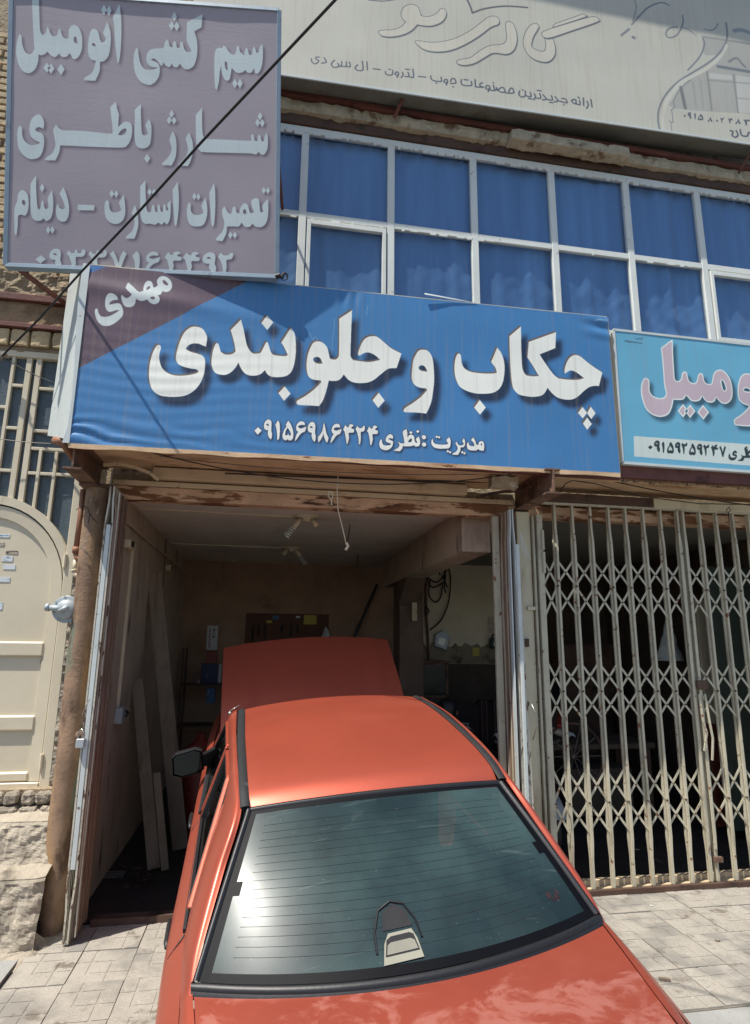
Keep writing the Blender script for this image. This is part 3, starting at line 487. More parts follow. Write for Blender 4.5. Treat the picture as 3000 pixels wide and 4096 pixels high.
# ---- garage room
GX0,GX1=-1.26,5.6; GY1=9.9; CEI=3.24
struct('garage_floor',MB().box((GX0-.1,FY+.02,-.3),(GX1,GY1+.2,-.004)),M['floor'])
struct('garage_ceiling',MB().box((GX0-.1,FY+.16,CEI),(GX1,GY1+.2,CEI+.2)),M['ceil'])
struct('garage_wall_left',MB().box((GX0-.12,FY+.02,0),(GX0,GY1,CEI)),M['plasterL'])
struct('garage_wall_back',MB().box((GX0,GY1,0),(2.35,GY1+.15,CEI)),M['plasterB'])
struct('garage_wall_back_pale',MB().box((2.352,GY1-.6,0),(3.9,GY1+.15,CEI)),M['plasterW'])
struct('gate_room_wall_back',MB().box((3.902,GY1-.6,0),(GX1,GY1+.15,CEI)),M['dimwall'])
struct('gate_room_ceiling',MB().box((2.5,FY+.17,CEI-.012),(GX1,GY1-.62,CEI-.002)),M['ceil2'])  # thin sheet under the ceiling, its colour darkens the gate room
struct('garage_wall_right',MB().box((GX1-.1,FY+.12,0),(GX1+.02,GY1,CEI)),M['dimwall'])
dd=MB(); N=30
for i in range(N+1): pass
pts=[(2.36+i*(1.54/N),GY1-.606,1.72+.035*math.sin(i*1.9)+random.uniform(-.025,.025)) for i in range(N+1)]
dd.prism([(2.36,GY1-.606,1.70),(3.9,GY1-.606,1.70)]+[(p[0],p[1],p[2]+.26) for p in pts[::-1]],(0,-.008,0))
struct('lower_wall',MB().box((2.36,GY1-.66,.0),(3.9,GY1-.602,1.695)),M['dimwall'])
tag(dd.build('dado',M['damp']),'stained lower band of the pale wall at the back of the garage','wall coating')
# pillar and concrete beam running into the depth
pb=MB().box((1.78,FY+.18,2.84),(2.06,GY1-.62,CEI-.002)); 
bm_=tag(pb.build('ceiling_beam',M['plasterL'],bevel=.01),'plastered concrete beam running back under the garage ceiling','beam')
pc=MB().box((1.82,8.3,0),(2.16,8.7,2.838)); pc.prism([(1.80,8.29,2.838),(1.80,7.8,2.838),(1.80,8.29,2.5)],(.28,0,0))
tag(pc.build('garage_pillar',M['pillarbrown'],bevel=.01),'plastered pillar holding the ceiling beam','pillar')
# roof slab over the canopy, upper wall
uw=struct('building',MB().box((-.96,FY+.30,CEI+.2),(6.2,9.9,11.3)),M['lintel'])
fw=MB()
fw.box((-1.34,FY+.14,3.31),(6.2,FY+.29,5.12)); fw.box((-.95,FY+.05,7.36),(6.2,FY+.29,11.3)); fw.box((-.97,FY+.1,5.12),(-.70,FY+.29,7.36))
struct('shop_front_wall',fw,M['lintel'])
struct('roof_edge',MB().box((-1.2,4.40,11.0),(6.2,FY+.3,11.5)),M['lintel'])
# ================================================================== UPPER WINDOW BAND
win=empty('window_band','long strip window with white frames and blue curtains above the blue sign','window',loc=(0,FY,5.1))
def child(o,p): 
    o.parent=p; o.matrix_parent_inverse=p.matrix_world.inverted() if p.type!='EMPTY' else Matrix.Translation(-Vector(p.location)); return o
MX=[-.66+.0]+[.213-.038+i*.8735 for i in range(7)]
Zh0,Zh1=6.98,7.05
def vb(x0,x1,z0,z1,y0=FY,y1=FY+.05,name='mullion',m='winframe'): return child(MB().box((x0,y0,z0),(x1,y1,z1)).build(name,M[m],bevel=.004),win)
vb(-.70,6.15,Zh0,Zh1,FY-.004,FY+.05,'head_rail'); vb(-.70,6.15,5.10,5.16,FY-.004,FY+.05,'sill_rail')
for x in MX[1:]: vb(x-.036,x+.036,5.16,Zh0)
vb(-.70,-.64,5.16,Zh0)
for i in range(len(MX)):
    x0=(MX[i]+.036) if i else -.64; x1=(MX[i+1]-.036) if i+1<len(MX) else 6.15
    vb(x0,x1,6.02,6.085,FY+.002,FY+.05,'transom')
    if i in (1,6):   # opening sash in the lower row
        f=child(MB().box((x0+.012,FY-.012,5.17),(x0+.05,FY+.03,6.0)).box((x1-.05,FY-.012,5.17),(x1-.012,FY+.03,6.0)).box((x0+.05,FY-.012,5.95),(x1-.05,FY+.03,6.0)).box((x0+.05,FY-.012,5.17),(x1-.05,FY+.03,5.21)).build('sash',M['winframe'],bevel=.003),win)
    for (z0,z1) in ((5.16,6.02),(6.085,Zh0)):
        child(MB().box((x0,FY+.028,z0),(x1,FY+.032,z1)).build('pane',M['pane']),win)
# crumbly putty along the head rail
pt=MB()
random.seed(11)
x=-.6
while x<6:
    L_=random.uniform(.02,.09); h_=random.uniform(.004,.028); pt.box((x,FY-.002,Zh0-h_),(x+L_,FY+.012,Zh0+.002)); x+=L_+random.uniform(0,.05)
    if random.random()<.3: pt.box((x,FY,6.02-h_*.6),(x+L_,FY+.012,6.022))
child(tag(pt.build('putty',M['winframe']),kind='stuff'),win)
# curtains: hanging blue cloth, one per bay and row
mcur=bpy.data.materials.new('blue_curtain_cloth'); mcur.use_nodes=True
def curtain_mat(m):
    n=m.node_tree.nodes;L=m.node_tree.links;B=n['Principled BSDF']
    tc=n.new('ShaderNodeTexCoord'); q=n.new('ShaderNodeTexNoise'); q.inputs['Scale'].default_value=2.2; q.inputs['Detail'].default_value=4; mpc=n.new('ShaderNodeMapping'); mpc.inputs['Scale'].default_value=(3.5,1,.35); L.new(tc.outputs['Object'],mpc.inputs[0]); L.new(mpc.outputs[0],q.inputs[0])
    r=n.new('ShaderNodeValToRGB'); L.new(q.outputs[0],r.inputs[0]); r.color_ramp.elements[0].position=.3; r.color_ramp.elements[0].color=(*S(80,126,180),1); r.color_ramp.elements[1].position=.75; r.color_ramp.elements[1].color=(*S(102,150,204),1)
    L.new(r.outputs[0],B.inputs['Base Color']); B.inputs['Roughness'].default_value=.55; B.inputs['Sheen Weight'].default_value=.3
    b=n.new('ShaderNodeBump'); b.inputs['Strength'].default_value=.12; b.inputs['Distance'].default_value=.03; q2=n.new('ShaderNodeTexNoise'); q2.inputs['Scale'].default_value=5; q2.inputs['Detail'].default_value=5; q2.inputs['Distortion'].default_value=1.2; L.new(tc.outputs['Object'],q2.inputs[0]); L.new(q2.outputs[0],b.inputs['Height']); L.new(b.outputs[0],B.inputs['Normal'])
curtain_mat(mcur)
def curtain(x0,x1,z0,z1,seed,crump):
    from mathutils import noise
    P=[]
    nx,nz=44,34
    for i in range(nx+1):
        R=[]
        for j in range(nz+1):
            a=x0+(x1-x0)*i/nx; b=z0+(z1-z0)*j/nz
            fold=(.013*math.sin(a*17+seed*2+1.1*math.sin(b*1.6+seed))+.009*math.sin(a*37+seed+.8*math.sin(b*2.3)))*(.35+.65*abs(math.sin(a*2.1+seed)))
            nz_=noise.noise(Vector((a*2.4+seed,b*1.2,seed*3)))*.02
            c=crump*(.006*math.sin((a*.75+b)*(15+3*math.sin(seed))+3*noise.noise(Vector((a*2,b*2,seed))))*max(0,noise.noise(Vector((a*1.7+seed,b*1.7,4)))+.35)+.006*noise.noise(Vector(((a-b)*9,(a+b)*3,seed*2))))
            R.append((a,FY+.085+fold+nz_+c,b))
        P.append(R)
    o=MB().grid(P).build('curtain',mcur,smooth=True); return o
for i in range(len(MX)):
    x0=(MX[i]-.02) if i else -.69; x1=(MX[i+1]+.02) if i+1<len(MX) else 6.1
    for r_,(z0,z1) in enumerate(((5.12,6.06),(6.06,7.03))):
        child(curtain(x0,x1,z0+.003,z1,i*1.7+r_*9,(1.5 if i>2 or i==0 else .6) if r_==0 else .25),win)
struct('window_backing',MB().box((-.69,FY+.2,5.12),(6.2,FY+.29,7.36)),M['black'])
# ================================================================== LINTEL ABOVE THE WINDOWS
ch=MB().box((-.95,FY-.03,7.055),(6.2,FY+.06,7.16)); tag(ch.build('lintel_channel',M['darksteel'],bevel=.004),'grey brown steel channel right above the strip window','steel beam')
lm=MB(); random.seed(5)
P=[]
for i in range(141):
    a=-.93+i*.05
    n_=.012*math.sin(a*9)+random.uniform(-.012,.012)
    P.append([(a,FY+.02,7.14+n_*.6),(a,FY-.075+n_,7.155+n_),(a,FY-.085+n_*1.3,7.215),(a,FY-.07+n_,7.285+n_*.8),(a,FY+.03,7.30)])
tag(roughen(MB().grid(P).build('mortar_ledge',M['lintel']),.014,9),'crumbling mortar ledge running under the beige gallery sign','ledge')
sb=MB().box((2.28,FY-.19,7.12),(3.62,FY-.05,7.24)); o_=sb.build('broken_slab',M['lintel'],bevel=.006); roughen(o_,.02,7,sub=4,seed=4); tag(o_,'loose concrete slab lying on the ledge above the blue curtains','concrete slab')
lb_=tag(MB().box((-.95,FY-.10,7.30),(6.2,FY+.02,7.352)).build('lintel_beam',M['redoxide']),'dark rusty beam behind the underside of the beige gallery sign','steel beam')
for x_,z_ in ((1.05,0),(5.0,0)):
    tag(MB().bar((x_,FY-.12,7.20),(x_+.10,GY+.03,7.42),.035,.012,(0,0,1)).build('sign_bracket',M['redoxide']),'rusty flat bracket under the beige gallery sign, nearest the mauve sign' if x_<2 else 'rusty flat bracket under the right end of the beige gallery sign','bracket')
# ================================================================== SIGNS
imB=blue.image('blue_banner_print'); imM=mauve.image('mauve_print'); imG=gal.image('gallery_print'); imL=lbl.image('light_blue_print')
PB=printmat('blue_banner',imB,.40,dirt=.10,weave=.06,wrk=.05); PM=printmat('mauve_banner',imM,.6,dirt=.05,weave=.05); PG=printmat('gallery_banner',imG,.6,dirt=.1,weave=.03,dirtcol=(150,134,104)); PL=printmat('light_blue_banner',imL,.45,dirt=.06,weave=.05)
from mathutils import noise as _nz
def dispB(a,b):
    d=.004*_nz.noise(Vector((a*9,b*4,1)))
    d+=.010*math.exp(-((b-.06)/.07)**2)*math.sin(b*95+a*30+4*_nz.noise(Vector((a*14,b*9,2))))*math.exp(-a*7)
    d+=.011*math.exp(-((b-.88+.35*a)/.05)**2)*math.exp(-(a-.08)**2*30)
    d+=.010*math.sin((b*60+a*25))*math.exp(-((a-.985)**2*900+(b-.93)**2*160))
    d+=.006*math.exp(-((a-.46)**2*900+(b-.96)**2*300))*math.sin(a*260)
    d+=.0012*math.sin(b*95+3*math.sin(a*14))*math.exp(-((b-.35)/.3)**2)*math.exp(-((a-.12)/.2)**2)
    return d
s1=empty('blue_banner_sign','big blue banner sign with white lettering over the open garage','sign',loc=tuple(blue.o))
child(sheetmesh('banner',blue,PB,220,80,dispB),s1)
fr=MB(); o=blue.o;u=blue.u;v=blue.v
def edgebar(a,b,wd,th): fr.bar(tuple(a),tuple(b),wd,th,(0,1,0))
fy=np.array([0,.03,0])
fr=MB()
for a,b in ((o,o+u),(o+v,o+u+v),(o,o+v),(o+u,o+u+v)): fr.bar(tuple(a+fy),tuple(b+fy),.03,.03,(0,1,0))
child(fr.build('frame',M['cream']),s1)
hm=MB(); w_=np.array([0,-.006,0])
L0=o+w_; L1=o+v+w_; wl=-.032
pl=[L0+np.array([wl-.02,0,-.02]),L0+u*.02*0+np.array([.0,0,0]),L1,L1+np.array([wl*.5,0,.0])]
seg=[]
for i in range(13):
    t=i/12; q=L0*(1-t)+L1*t; seg.append([tuple(q+np.array([wl+.018*math.sin(t*5+.5)-.02*(t<.05),.03,0])),tuple(q+np.array([wl+.018*math.sin(t*5+.5)-.02*(t<.05),-.004,0])),tuple(q+np.array([.006,-.003,0]))])
child(MB().grid(seg).build('hem',M['greypaint']),s1)
hb=MB(); 
for i in range(40):
    a=i/40;b=(i+1)/40; q=o+u*a; r_=o+u*b; hb.hexa([tuple(q+np.array([0,-.004,-.034-.006*math.sin(i*1.3)])),tuple(r_+np.array([0,-.004,-.034-.006*math.sin((i+1)*1.3)])),tuple(r_+np.array([0,.02,-.03])),tuple(q+np.array([0,.02,-.03])),tuple(q+np.array([0,-.004,.0])),tuple(r_+np.array([0,-.004,0])),tuple(r_+np.array([0,.02,0])),tuple(q+np.array([0,.02,0]))])
child(hb.build('bottom_hem',M['soffit']),s1)
fl=MB(); q=blue.world(1695,1178); q2=blue.world(1795,1188)
fl.prism([(q[0],q[1]-.02,q[2]-.0),(q2[0],q2[1]-.01,q2[2]-.012),(q2[0]+.25,q2[1]-.004,q2[2]-.032),(q2[0],q2[1]-.012,q2[2]-.026),(q[0],q[1]-.03,q[2]-.018)],(0,-.003,0)); child(fl.build('loose_flap',M['greypaint']),s1)
# sheet metal cheek on the left
cq=[at(275,1757,4.60),at(190,1742,5.16),at(282,1085,5.16),at(352,1068,4.60)]
ck=MB().prism([cq[0],cq[1],cq[2],cq[3]],(.01,.012,0)); tag(ck.build('sign_cheek',M['greypaint']),'pale grey sheet metal cheek closing the left end of the blue banner sign','metal panel')
s2=empty('mauve_sign','square mauve sign with grey lettering and a phone number, upper left','sign',loc=tuple(mauve.o))
child(sheetmesh('panel',mauve,PM,40,60,lambda a,b:.003*_nz.noise(Vector((a*5,b*5,4)))),s2)
fr=MB();o=mauve.o;u=mauve.u;v=mauve.v; nn=np.array([0,.0,0]); 
for a,b in ((o,o+u),(o+v,o+u+v),(o,o+v),(o+u,o+u+v)): fr.bar(tuple(a+np.array([0,.022,0])),tuple(b+np.array([0,.022,0])),.036,.06,(0,1,0))
mframe=mat('blue_grey_metal',S(136,154,166),.45,.1,var=.08,bump=.05,spots=[(S(110,120,126),8,.6,.1)])
child(fr.build('frame',mframe,bevel=.003),s2)
bk=MB().prism([tuple(o+np.array([.02,.055,.02])),tuple(o+u+np.array([-.02,.055,.02])),tuple(o+u+v+np.array([-.02,.055,-.02])),tuple(o+v+np.array([.02,.055,-.02]))],(0,.004,0)); child(bk.build('back_panel',M['redoxide']),s2)
# brackets of the mauve sign
p=at(1118,860,4.9)
tag(MB().tube([at(1096,500,4.6),at(1112,620,4.75),at(1130,838,FY-.02)],.014,6).build('sign_stay',M['redoxide']),'dark red stay bar between the mauve sign and the window transom','bracket')
tag(MB().tube([at(60,1065,4.78),at(160,1140,5.0),at(262,1215,5.3)],.022,6).build('sign_brace',M['redoxide']),'dark red diagonal brace under the lower left corner of the mauve sign','bracket')
hk=MB(); c0=Vector(at(1118,1108,4.47)); hk.tube([c0+Vector((-.03,0,0)),c0+Vector((.0,-.01,.006)),c0+Vector((.02,-.01,-.012)),c0+Vector((.028,-.012,.02)),c0+Vector((.045,-.015,.035)),c0+Vector((.062,-.012,.015)),c0+Vector((.06,-.01,-.015)),c0+Vector((.035,-.01,-.035))],[.02,.02,.017,.012,.009,.008,.007,.004],8)
tag(hk.build('hook',M['darkcab']),'black twisted wire hook at the lower right corner of the mauve sign','hook')
s3=empty('gallery_sign','long beige shop sign with outlined calligraphy above the strip window','sign',loc=tuple(gal.o))
child(sheetmesh('banner',gal,PG,60,20,lambda a,b:.004*_nz.noise(Vector((a*8,b*4,9)))),s3)
o=gal.o;u=gal.u;v=gal.v; usf=mat('dull_grey_sheet',S(112,112,104),.7,var=.1,vs=3,bump=.3,bs=60,spots=[(S(90,80,66),3,.55,.2)])
un=MB().hexa([tuple(o+np.array(q)) for q in ((0,.004,-.004),)]+[tuple(o+u+np.array((0,.004,-.004))),tuple(o+u+np.array((0,.25,.05))),tuple(o+np.array((0,.25,.05))),tuple(o+np.array((0,.004,.01))),tuple(o+u+np.array((0,.004,.01))),tuple(o+u+np.array((0,.25,.07))),tuple(o+np.array((0,.25,.07)))])
child(un.build('underside',usf),s3)
child(MB().bar(tuple(o+np.array([0,-.004,0])),tuple(o+u+np.array([0,-.004,0])),.022,.014,(0,1,0)).build('edge_trim',M['greypaint']),s3)
s4=empty('light_blue_sign','light blue sign with pinkish lettering at the right edge','sign',loc=tuple(lbl.o))
child(sheetmesh('banner',lbl,PL,60,30,lambda a,b:.003*_nz.noise(Vector((a*6,b*4,12)))),s4)
fr=MB();o=lbl.o;u=lbl.u;v=lbl.v
for a,b in ((o,o+u),(o+v,o+u+v),(o,o+v)): fr.bar(tuple(a+np.array([0,.02,0])),tuple(b+np.array([0,.02,0])),.022,.05,(0,1,0))
child(fr.build('frame',M['greypaint']),s4)
# ================================================================== CANOPY UNDER THE SIGNS
SZ=3.435
so=MB().box((-1.40,4.66,SZ),(2.24,FY+.12,SZ+.05)); tag(roughen(so.build('canopy_board',M['soffit']),.004,5,sub=5,seed=2),'cream painted board under the canopy over the open garage','canopy')
so=MB().box((2.36,4.70,SZ+.01),(6.2,FY+.12,SZ+.06)); tag(roughen(so.build('canopy_board',M['soffit']),.004,5,sub=5,seed=5),'tan stained board under the canopy over the lattice gate','canopy')
tag(MB().box((-1.46,4.60,SZ-.04),(2.95,4.655,SZ+.06)).build('edge_angle',M['redoxide'],bevel=.003),'dark red steel edge strip right behind the bottom of the blue banner','steel beam')
tag(MB().box((2.96,4.64,SZ-.01),(6.2,4.70,SZ+.13)).build('edge_channel',M['redoxide'],bevel=.003),'patchy maroon steel channel under the light blue sign','steel beam')
sl_=MB(); random.seed(8)
for i in range(60): 
    x=2.98+i*.052; sl_.box((x,4.69,SZ-.005-random.uniform(.01,.03)),(x+.045,4.72,SZ+.02))
tag(sl_.build('mortar_drips',M['dirtwall']),'row of hardened mortar drips under the maroon channel','mortar',kind='stuff')
def ibeam(x,name,lab,y0,w=.13,z=3.215,h=.2):
    mb=MB().box((x-w/2,y0,z),(x+w/2,FY+.1,z+.012)).box((x-.006,y0,z+.012),(x+.006,FY+.1,z+h)).box((x-w/2,y0,z+h),(x+w/2,FY+.1,z+h+.012)); return tag(mb.build(name,M['rust']),lab,'steel beam')
ibeam(-1.43,'canopy_i_beam','rusty steel I beam sticking out above the rusty round pillar',4.58)
ibeam(2.29,'canopy_i_beam','rusty steel I beam sticking out between the garage and the lattice gate',4.52)
# lintel of the garage, box above it
lt_=tag(MB().box((-1.30,FY,3.15),(2.24,FY+.14,3.262)).build('garage_lintel',M['rustbeam'],bevel=.006),'peeling rust streaked lintel beam across the open garage','steel beam')
tag(MB().box((-1.30,FY+.004,3.266),(2.24,FY+.10,3.312)).build('lintel_flange',M['header'],bevel=.004),'cream upper flange of the garage lintel','steel beam')
tag(MB().box((-.98,FY-.06,3.325),(1.76,FY+.08,3.42)).build('shutter_channel',M['header'],bevel=.006),'long cream steel channel above the garage lintel','steel beam')
tag(MB().box((2.36,FY-.01,3.155),(6.2,FY+.12,3.27)).build('gate_lintel',M['rustbeam'],bevel=.006),'peeling rust streaked lintel beam above the lattice gate','steel beam')
gh=mat('half_rusted_cream_steel',S(190,180,156),.6,var=.06,bump=.1)
tag(MB().box((2.50,FY-.1,3.29),(3.60,FY-.02,3.38)).build('track_cover',M['darksteel'],bevel=.004),'dark brown length of gate track cover beside the I beam','gate track')
tag(MB().box((3.602,FY-.1,3.29),(6.2,FY-.02,3.38)).build('track_cover',M['cream'],bevel=.004),'cream length of gate track cover at the right edge','gate track')
tag(MB().box((2.40,FY-.09,3.272),(6.2,FY-.05,3.289)).build('gate_track',M['gatepaint']),'thin steel track the lattice gate hangs from','gate track')
# ================================================================== LEFT NEIGHBOUR: BRICK WALL, DOOR, STEPS
LYW=5.40
bwb=MB().box((-4.2,LYW,5.10),(-.97,LYW+.2,10.4)); bw=tag(bwb.build('brick_wall',M['mortar']),'pale brick wall behind and left of the mauve sign','wall')
bme=MB().box((0,0,0),(.236,.09,.062)).mesh('brick',bevel=.006); bme.materials.append(M['brick'])
random.seed(21)
for r in range(34):
    for c in range(6):
        x=-2.98+c*.25-(r%2)*.125; z=5.195+r*.0765
        if x>-1.62: continue
        b_=bpy.data.objects.new('brick',bme); col.objects.link(b_); b_.parent=bw; b_.location=(x+random.uniform(-.004,.004),LYW-.018+random.uniform(-.008,.008),z+random.uniform(-.003,.003)); b_.scale=(random.uniform(.94,1.0),1,random.uniform(.9,1.03)); b_.rotation_euler=(random.uniform(-.02,.02),random.uniform(-.012,.012),random.uniform(-.02,.02))
def rough_slab(name,a,b,m,amp,scale,lab,cat,nx=60,nz=12,seed=0,kind=None):
    (x0,y0,z0),(x1,y1,z1)=a,b; P=[[(x0+(x1-x0)*i/nx,y0,z0+(z1-z0)*j/nz) for j in range(nz+1)] for i in range(nx+1)]
    mb=MB().grid(P); mb.grid([[(p[0],y1,p[2]) for p in (R[0],R[-1])] for R in P]); 
    mb.grid([[(R[-1][0],y0,R[-1][2]),(R[-1][0],y1,R[-1][2])] for R in P]); mb.grid([[(R[0][0],y0,R[0][2]),(R[0][0],y1,R[0][2])] for R in P])
    o=mb.build(name,m,merge=True); roughen(o,amp,scale,seed=seed); return tag(o,lab,cat,kind=kind)
rough_slab('mortar_band',(-4.2,LYW-.05,4.99),(-1.35,LYW+.1,5.20),M['mortar'],.03,11,'crumbling mortar band right under the pale bricks','ledge',110,10)
tag(MB().box((-4.2,LYW-.07,4.92),(-1.4,LYW+.1,4.985)).build('door_lintel',M['redoxide'],bevel=.005),'dark red steel beam built into the wall above the beige door','steel beam')
rough_slab('plaster_band',(-4.2,LYW-.02,4.712),(-1.4,LYW+.1,4.918),M['dirtwall'],.018,7,'stained tan plaster band between the two red steels','wall',110,16,3)
tag(MB().box((-4.2,LYW-.06,4.668),(-1.4,LYW+.06,4.71)).build('red_angle',M['redoxide'],bevel=.004),'thin red steel angle above the row of stone blocks','steel beam')
sb_=tag(MB().box((-4.2,LYW+.02,4.47),(-1.40,LYW+.2,4.665)).build('block_course',M['mortar']),'single course of tan stone blocks above the metal door','wall')
random.seed(31)
x=-3.2
while x<-1.5:
    w_=random.uniform(.15,.26); o_=roughen(MB().box((x,LYW-.03,4.512),(x+w_-.02,LYW+.03,4.66)).build('stone_block',M['brick'],bevel=.008),.008,12,sub=3,seed=x); o_.parent=sb_; x+=w_
rough_slab('door_head',(-4.2,LYW,4.46),(-1.40,LYW+.1,4.505),M['dirtwall'],.008,9,'thin tan mortar strip on top of the metal door frame','wall',60,4,9)
# metal double door with arched leaves and glazed fan
DY=LYW+.03
dr=empty('metal_door','tall beige metal double door with arched leaf and dusty glazed fan','door',loc=(-2.2,DY,.9))
XR=at(262,2300,DY)[0]; XM=at(128,1560,DY)[0]   # right frame, meeting stile of the glazing
ztop=4.475
def dpart(mb,name,m='doorc',**k): return child(mb.build(name,M[m],**k),dr)
M['doorc']=mat('beige_door_paint',S(208,197,172),.45,var=.05,vs=2,bump=.05,bs=20,spots=[(S(150,128,96),2,.62,.2,(2,2,.4)),(S(90,70,50),30,.71,.03)])
XL=-3.4
dpart(MB().box((XR-.005,DY-.04,.84),(XR+.075,DY+.05,ztop)).box((XL,DY-.03,ztop-.06),(XR-.005,DY+.05,ztop)),'frame',bevel=.006)
dpart(MB().box((XL,DY-.045,.86),(XR-.005,DY+.05,.925)),'threshold',bevel=.006)
# arched leaf
R_=.61; ax_=XR-.012-R_; az=2.40; zb=.93
def arc(r,n=26,a0=0,a1=math.pi,cx=ax_,cz=az,ez=1.12): return [(cx+r*math.cos(a0+(a1-a0)*i/n),cz+r*ez*math.sin(a0+(a1-a0)*i/n)) for i in range(n+1)]
leaf=MB(); poly=[(ax_+R_,zb)]+arc(R_)+[(ax_-R_,zb)]; leaf.prism([(x,DY,z) for x,z in poly],(0,.03,0)); dpart(leaf,'leaf')
ring=MB(); a=arc(R_);b=arc(R_-.085)
P=[(ax_+R_,zb)]+a+[(ax_-R_,zb)];Q=[(ax_+R_-.085,zb)]+b+[(ax_-R_+.085,zb)]
for y0,y1 in ((DY-.026,DY),):
    for i in range(len(P)-1): ring.hexa([(P[i][0],y0,P[i][1]),(P[i+1][0],y0,P[i+1][1]),(P[i+1][0],y1,P[i+1][1]),(P[i][0],y1,P[i][1]),(Q[i][0],y0+.008,Q[i][1]),(Q[i+1][0],y0+.008,Q[i+1][1]),(Q[i+1][0],y1,Q[i+1][1]),(Q[i][0],y1,Q[i][1])])
dpart(ring,'rim')
for z in (1.865,1.30,.93): dpart(MB().box((ax_-R_+.08,DY-.03,z),(ax_+R_-.08,DY,z+.115 if z>1 else z+.07)),'rail',bevel=.012)
for z in (2.58,1.02): dpart(MB().tube([(XR-.004,DY-.045,z),(XR-.004,DY-.045,z+.11)],.014,8),'hinge')
# arch casing and fan glazing
gz=MB(); top=ztop-.06
out=arc(R_+.075); inn=arc(R_+.012)
cs=MB()
for i in range(len(out)-1):
    cs.hexa([(inn[i][0],DY-.035,inn[i][1]),(inn[i+1][0],DY-.035,inn[i+1][1]),(inn[i+1][0],DY+.04,inn[i+1][1]),(inn[i][0],DY+.04,inn[i][1]),(min(out[i][0],XR),DY-.035,out[i][1]),(min(out[i+1][0],XR),DY-.035,out[i+1][1]),(min(out[i+1][0],XR),DY+.04,out[i+1][1]),(min(out[i][0],XR),DY+.04,out[i][1])])
dpart(cs,'arch_casing')
child(MB().box((XL,DY+.02,2.35),(XR-.004,DY+.024,top)).build('glazing',M['cloudglass']),dr)
def archz(x):
    t=(x-ax_)/(R_+.07); return az+1.12*(R_+.07)*math.sqrt(max(0,1-t*t)) if abs(t)<1 else az
def vbar(x,w_=.026,z1=None): z0=archz(x)-.01; dpart(MB().box((x-w_/2,DY-.02,z0),(x+w_/2,DY+.015,z1 or top)),'glazing_bar',bevel=.003)
def hbar(x0,x1,z,w_=.026): dpart(MB().box((x0,DY-.017,z-w_/2),(x1,DY+.013,z+w_/2)),'glazing_bar',bevel=.003)
vbar(XM-.045,.045);vbar(XM+.035,.045)
b1=at(163,1830,DY)[0]; b2=at(222,1870,DY)[0]; b3=at(38,1580,DY)[0]
vbar(b1,.026,at(178,1800,DY)[2]);vbar(b2,.026,at(230,1810,DY)[2]);vbar(b3);
zz=[at(150,p,DY)[2] for p in (1555,1725,1895)]
for i,z in enumerate(zz): hbar(XM+.06,XR,z); hbar(b3,XM-.07,z+.012)
hbar(XM+.06,XR,at(215,1800,DY)[2])
for i,p in enumerate((1630,1800,1960)): hbar(XL,b3,at(20,p,DY)[2])
vbar(b3-.17);vbar(b3-.34)
# stickers on the leaf, printed lines
stw=mat('white_sticker',S(206,212,214),.5,var=.04,bump=0,spots=[(S(90,130,170),30,.56,.03,(.5,1,2.2))]); stb=mat('tan_sticker',S(170,160,140),.6,var=.05,bump=0,spots=[(S(60,54,50),34,.52,.03,(.6,1,2))])
for px0,py0,px1,py1,kk in ((-2,2136,38,2150,0),(-6,2170,16,2184,1),(24,2202,70,2216,1),(9,2224,50,2246,0),(15,2258,60,2278,0),(-2,2308,38,2328,0),(-14,2410,8,2438,0)):
    a=at(px0,py0,DY-.004);b=at(px1,py1,DY-.004); dpart(MB().box((a[0],DY-.004,b[2]),(b[0],DY-.0005,a[2])),'sticker','doorc').data.materials[0]=(stw,stb)[kk]
gr=MB(); inkm=mat('pencil_ink',S(96,84,70),.8,var=0,bump=0)
def scr(pts,r=.0022): gr.tube([(*at(x,y,DY-.003)[:1],DY-.003,at(x,y,DY-.003)[2]) for x,y in pts],r,4)
z2=lambda u,v:(u/2.0514,1900+v/2.0514)
for t in ([(130,1390),(135,1430),(180,1455),(240,1445),(290,1415),(305,1380)],[(175,1385),(195,1395),(215,1380)],[(190,1395),(180,1418)],[(240,1380),(255,1400),(262,1420)],[(322,1375),(330,1400)],[(345,1370),(350,1400)],[(300,1440),(375,1440)],[(305,1455),(330,1490)],[(340,1450),(345,1500),(330,1545)],[(360,1460),(368,1480)]): scr([z2(*q) for q in t])
dpart(gr,'scribble','black').data.materials[0]=inkm
tag(MB().box((XL,DY+.05,.0),(-1.36,DY+.2,4.46)).build('door_backing',M['mortar']),kind='structure')
tag(MB().box((XL-.9,DY-.2,-.05),(XL-.002,DY+.2,4.8)).build('side_wall',M['mortar']),kind='structure')
# rubble strip beside the pillar and stones under the door
P=[]
for i in range(9):
    R=[]
    for j in range(120): R.append((XR+.075+i*.028,LYW-.02-.03*(1-abs(i-4)/4),.55+j*.0205))
    P.append(R)
o_=MB().grid(P).build('broken_wall_edge',M['stone']); roughen(o_,.035,11,axis=(0,-1,0),seed=2); tag(o_,'broken mortar and rubble strip between the beige door and the rusty pillar','wall')
rb=tag(MB().box((XL,LYW-.1,.5),(-1.30,LYW+.04,.895)).build('stone_footing',M['mortar']),'rough stone footing right under the beige door','footing')
random.seed(44)
for row,(z0,z1) in enumerate(((.80,.885),(.715,.79))):
    x=-2.75+row*.09
    while x<-1.42:
        w_=random.uniform(.1,.24); o_=MB().box((x,LYW-.17-row*.02,z0),(x+w_-.015,LYW-.07,z1)).build('stone',M['stone'],bevel=.018); roughen(o_,.014,13,sub=3,seed=x*5+row); o_.parent=rb; x+=w_
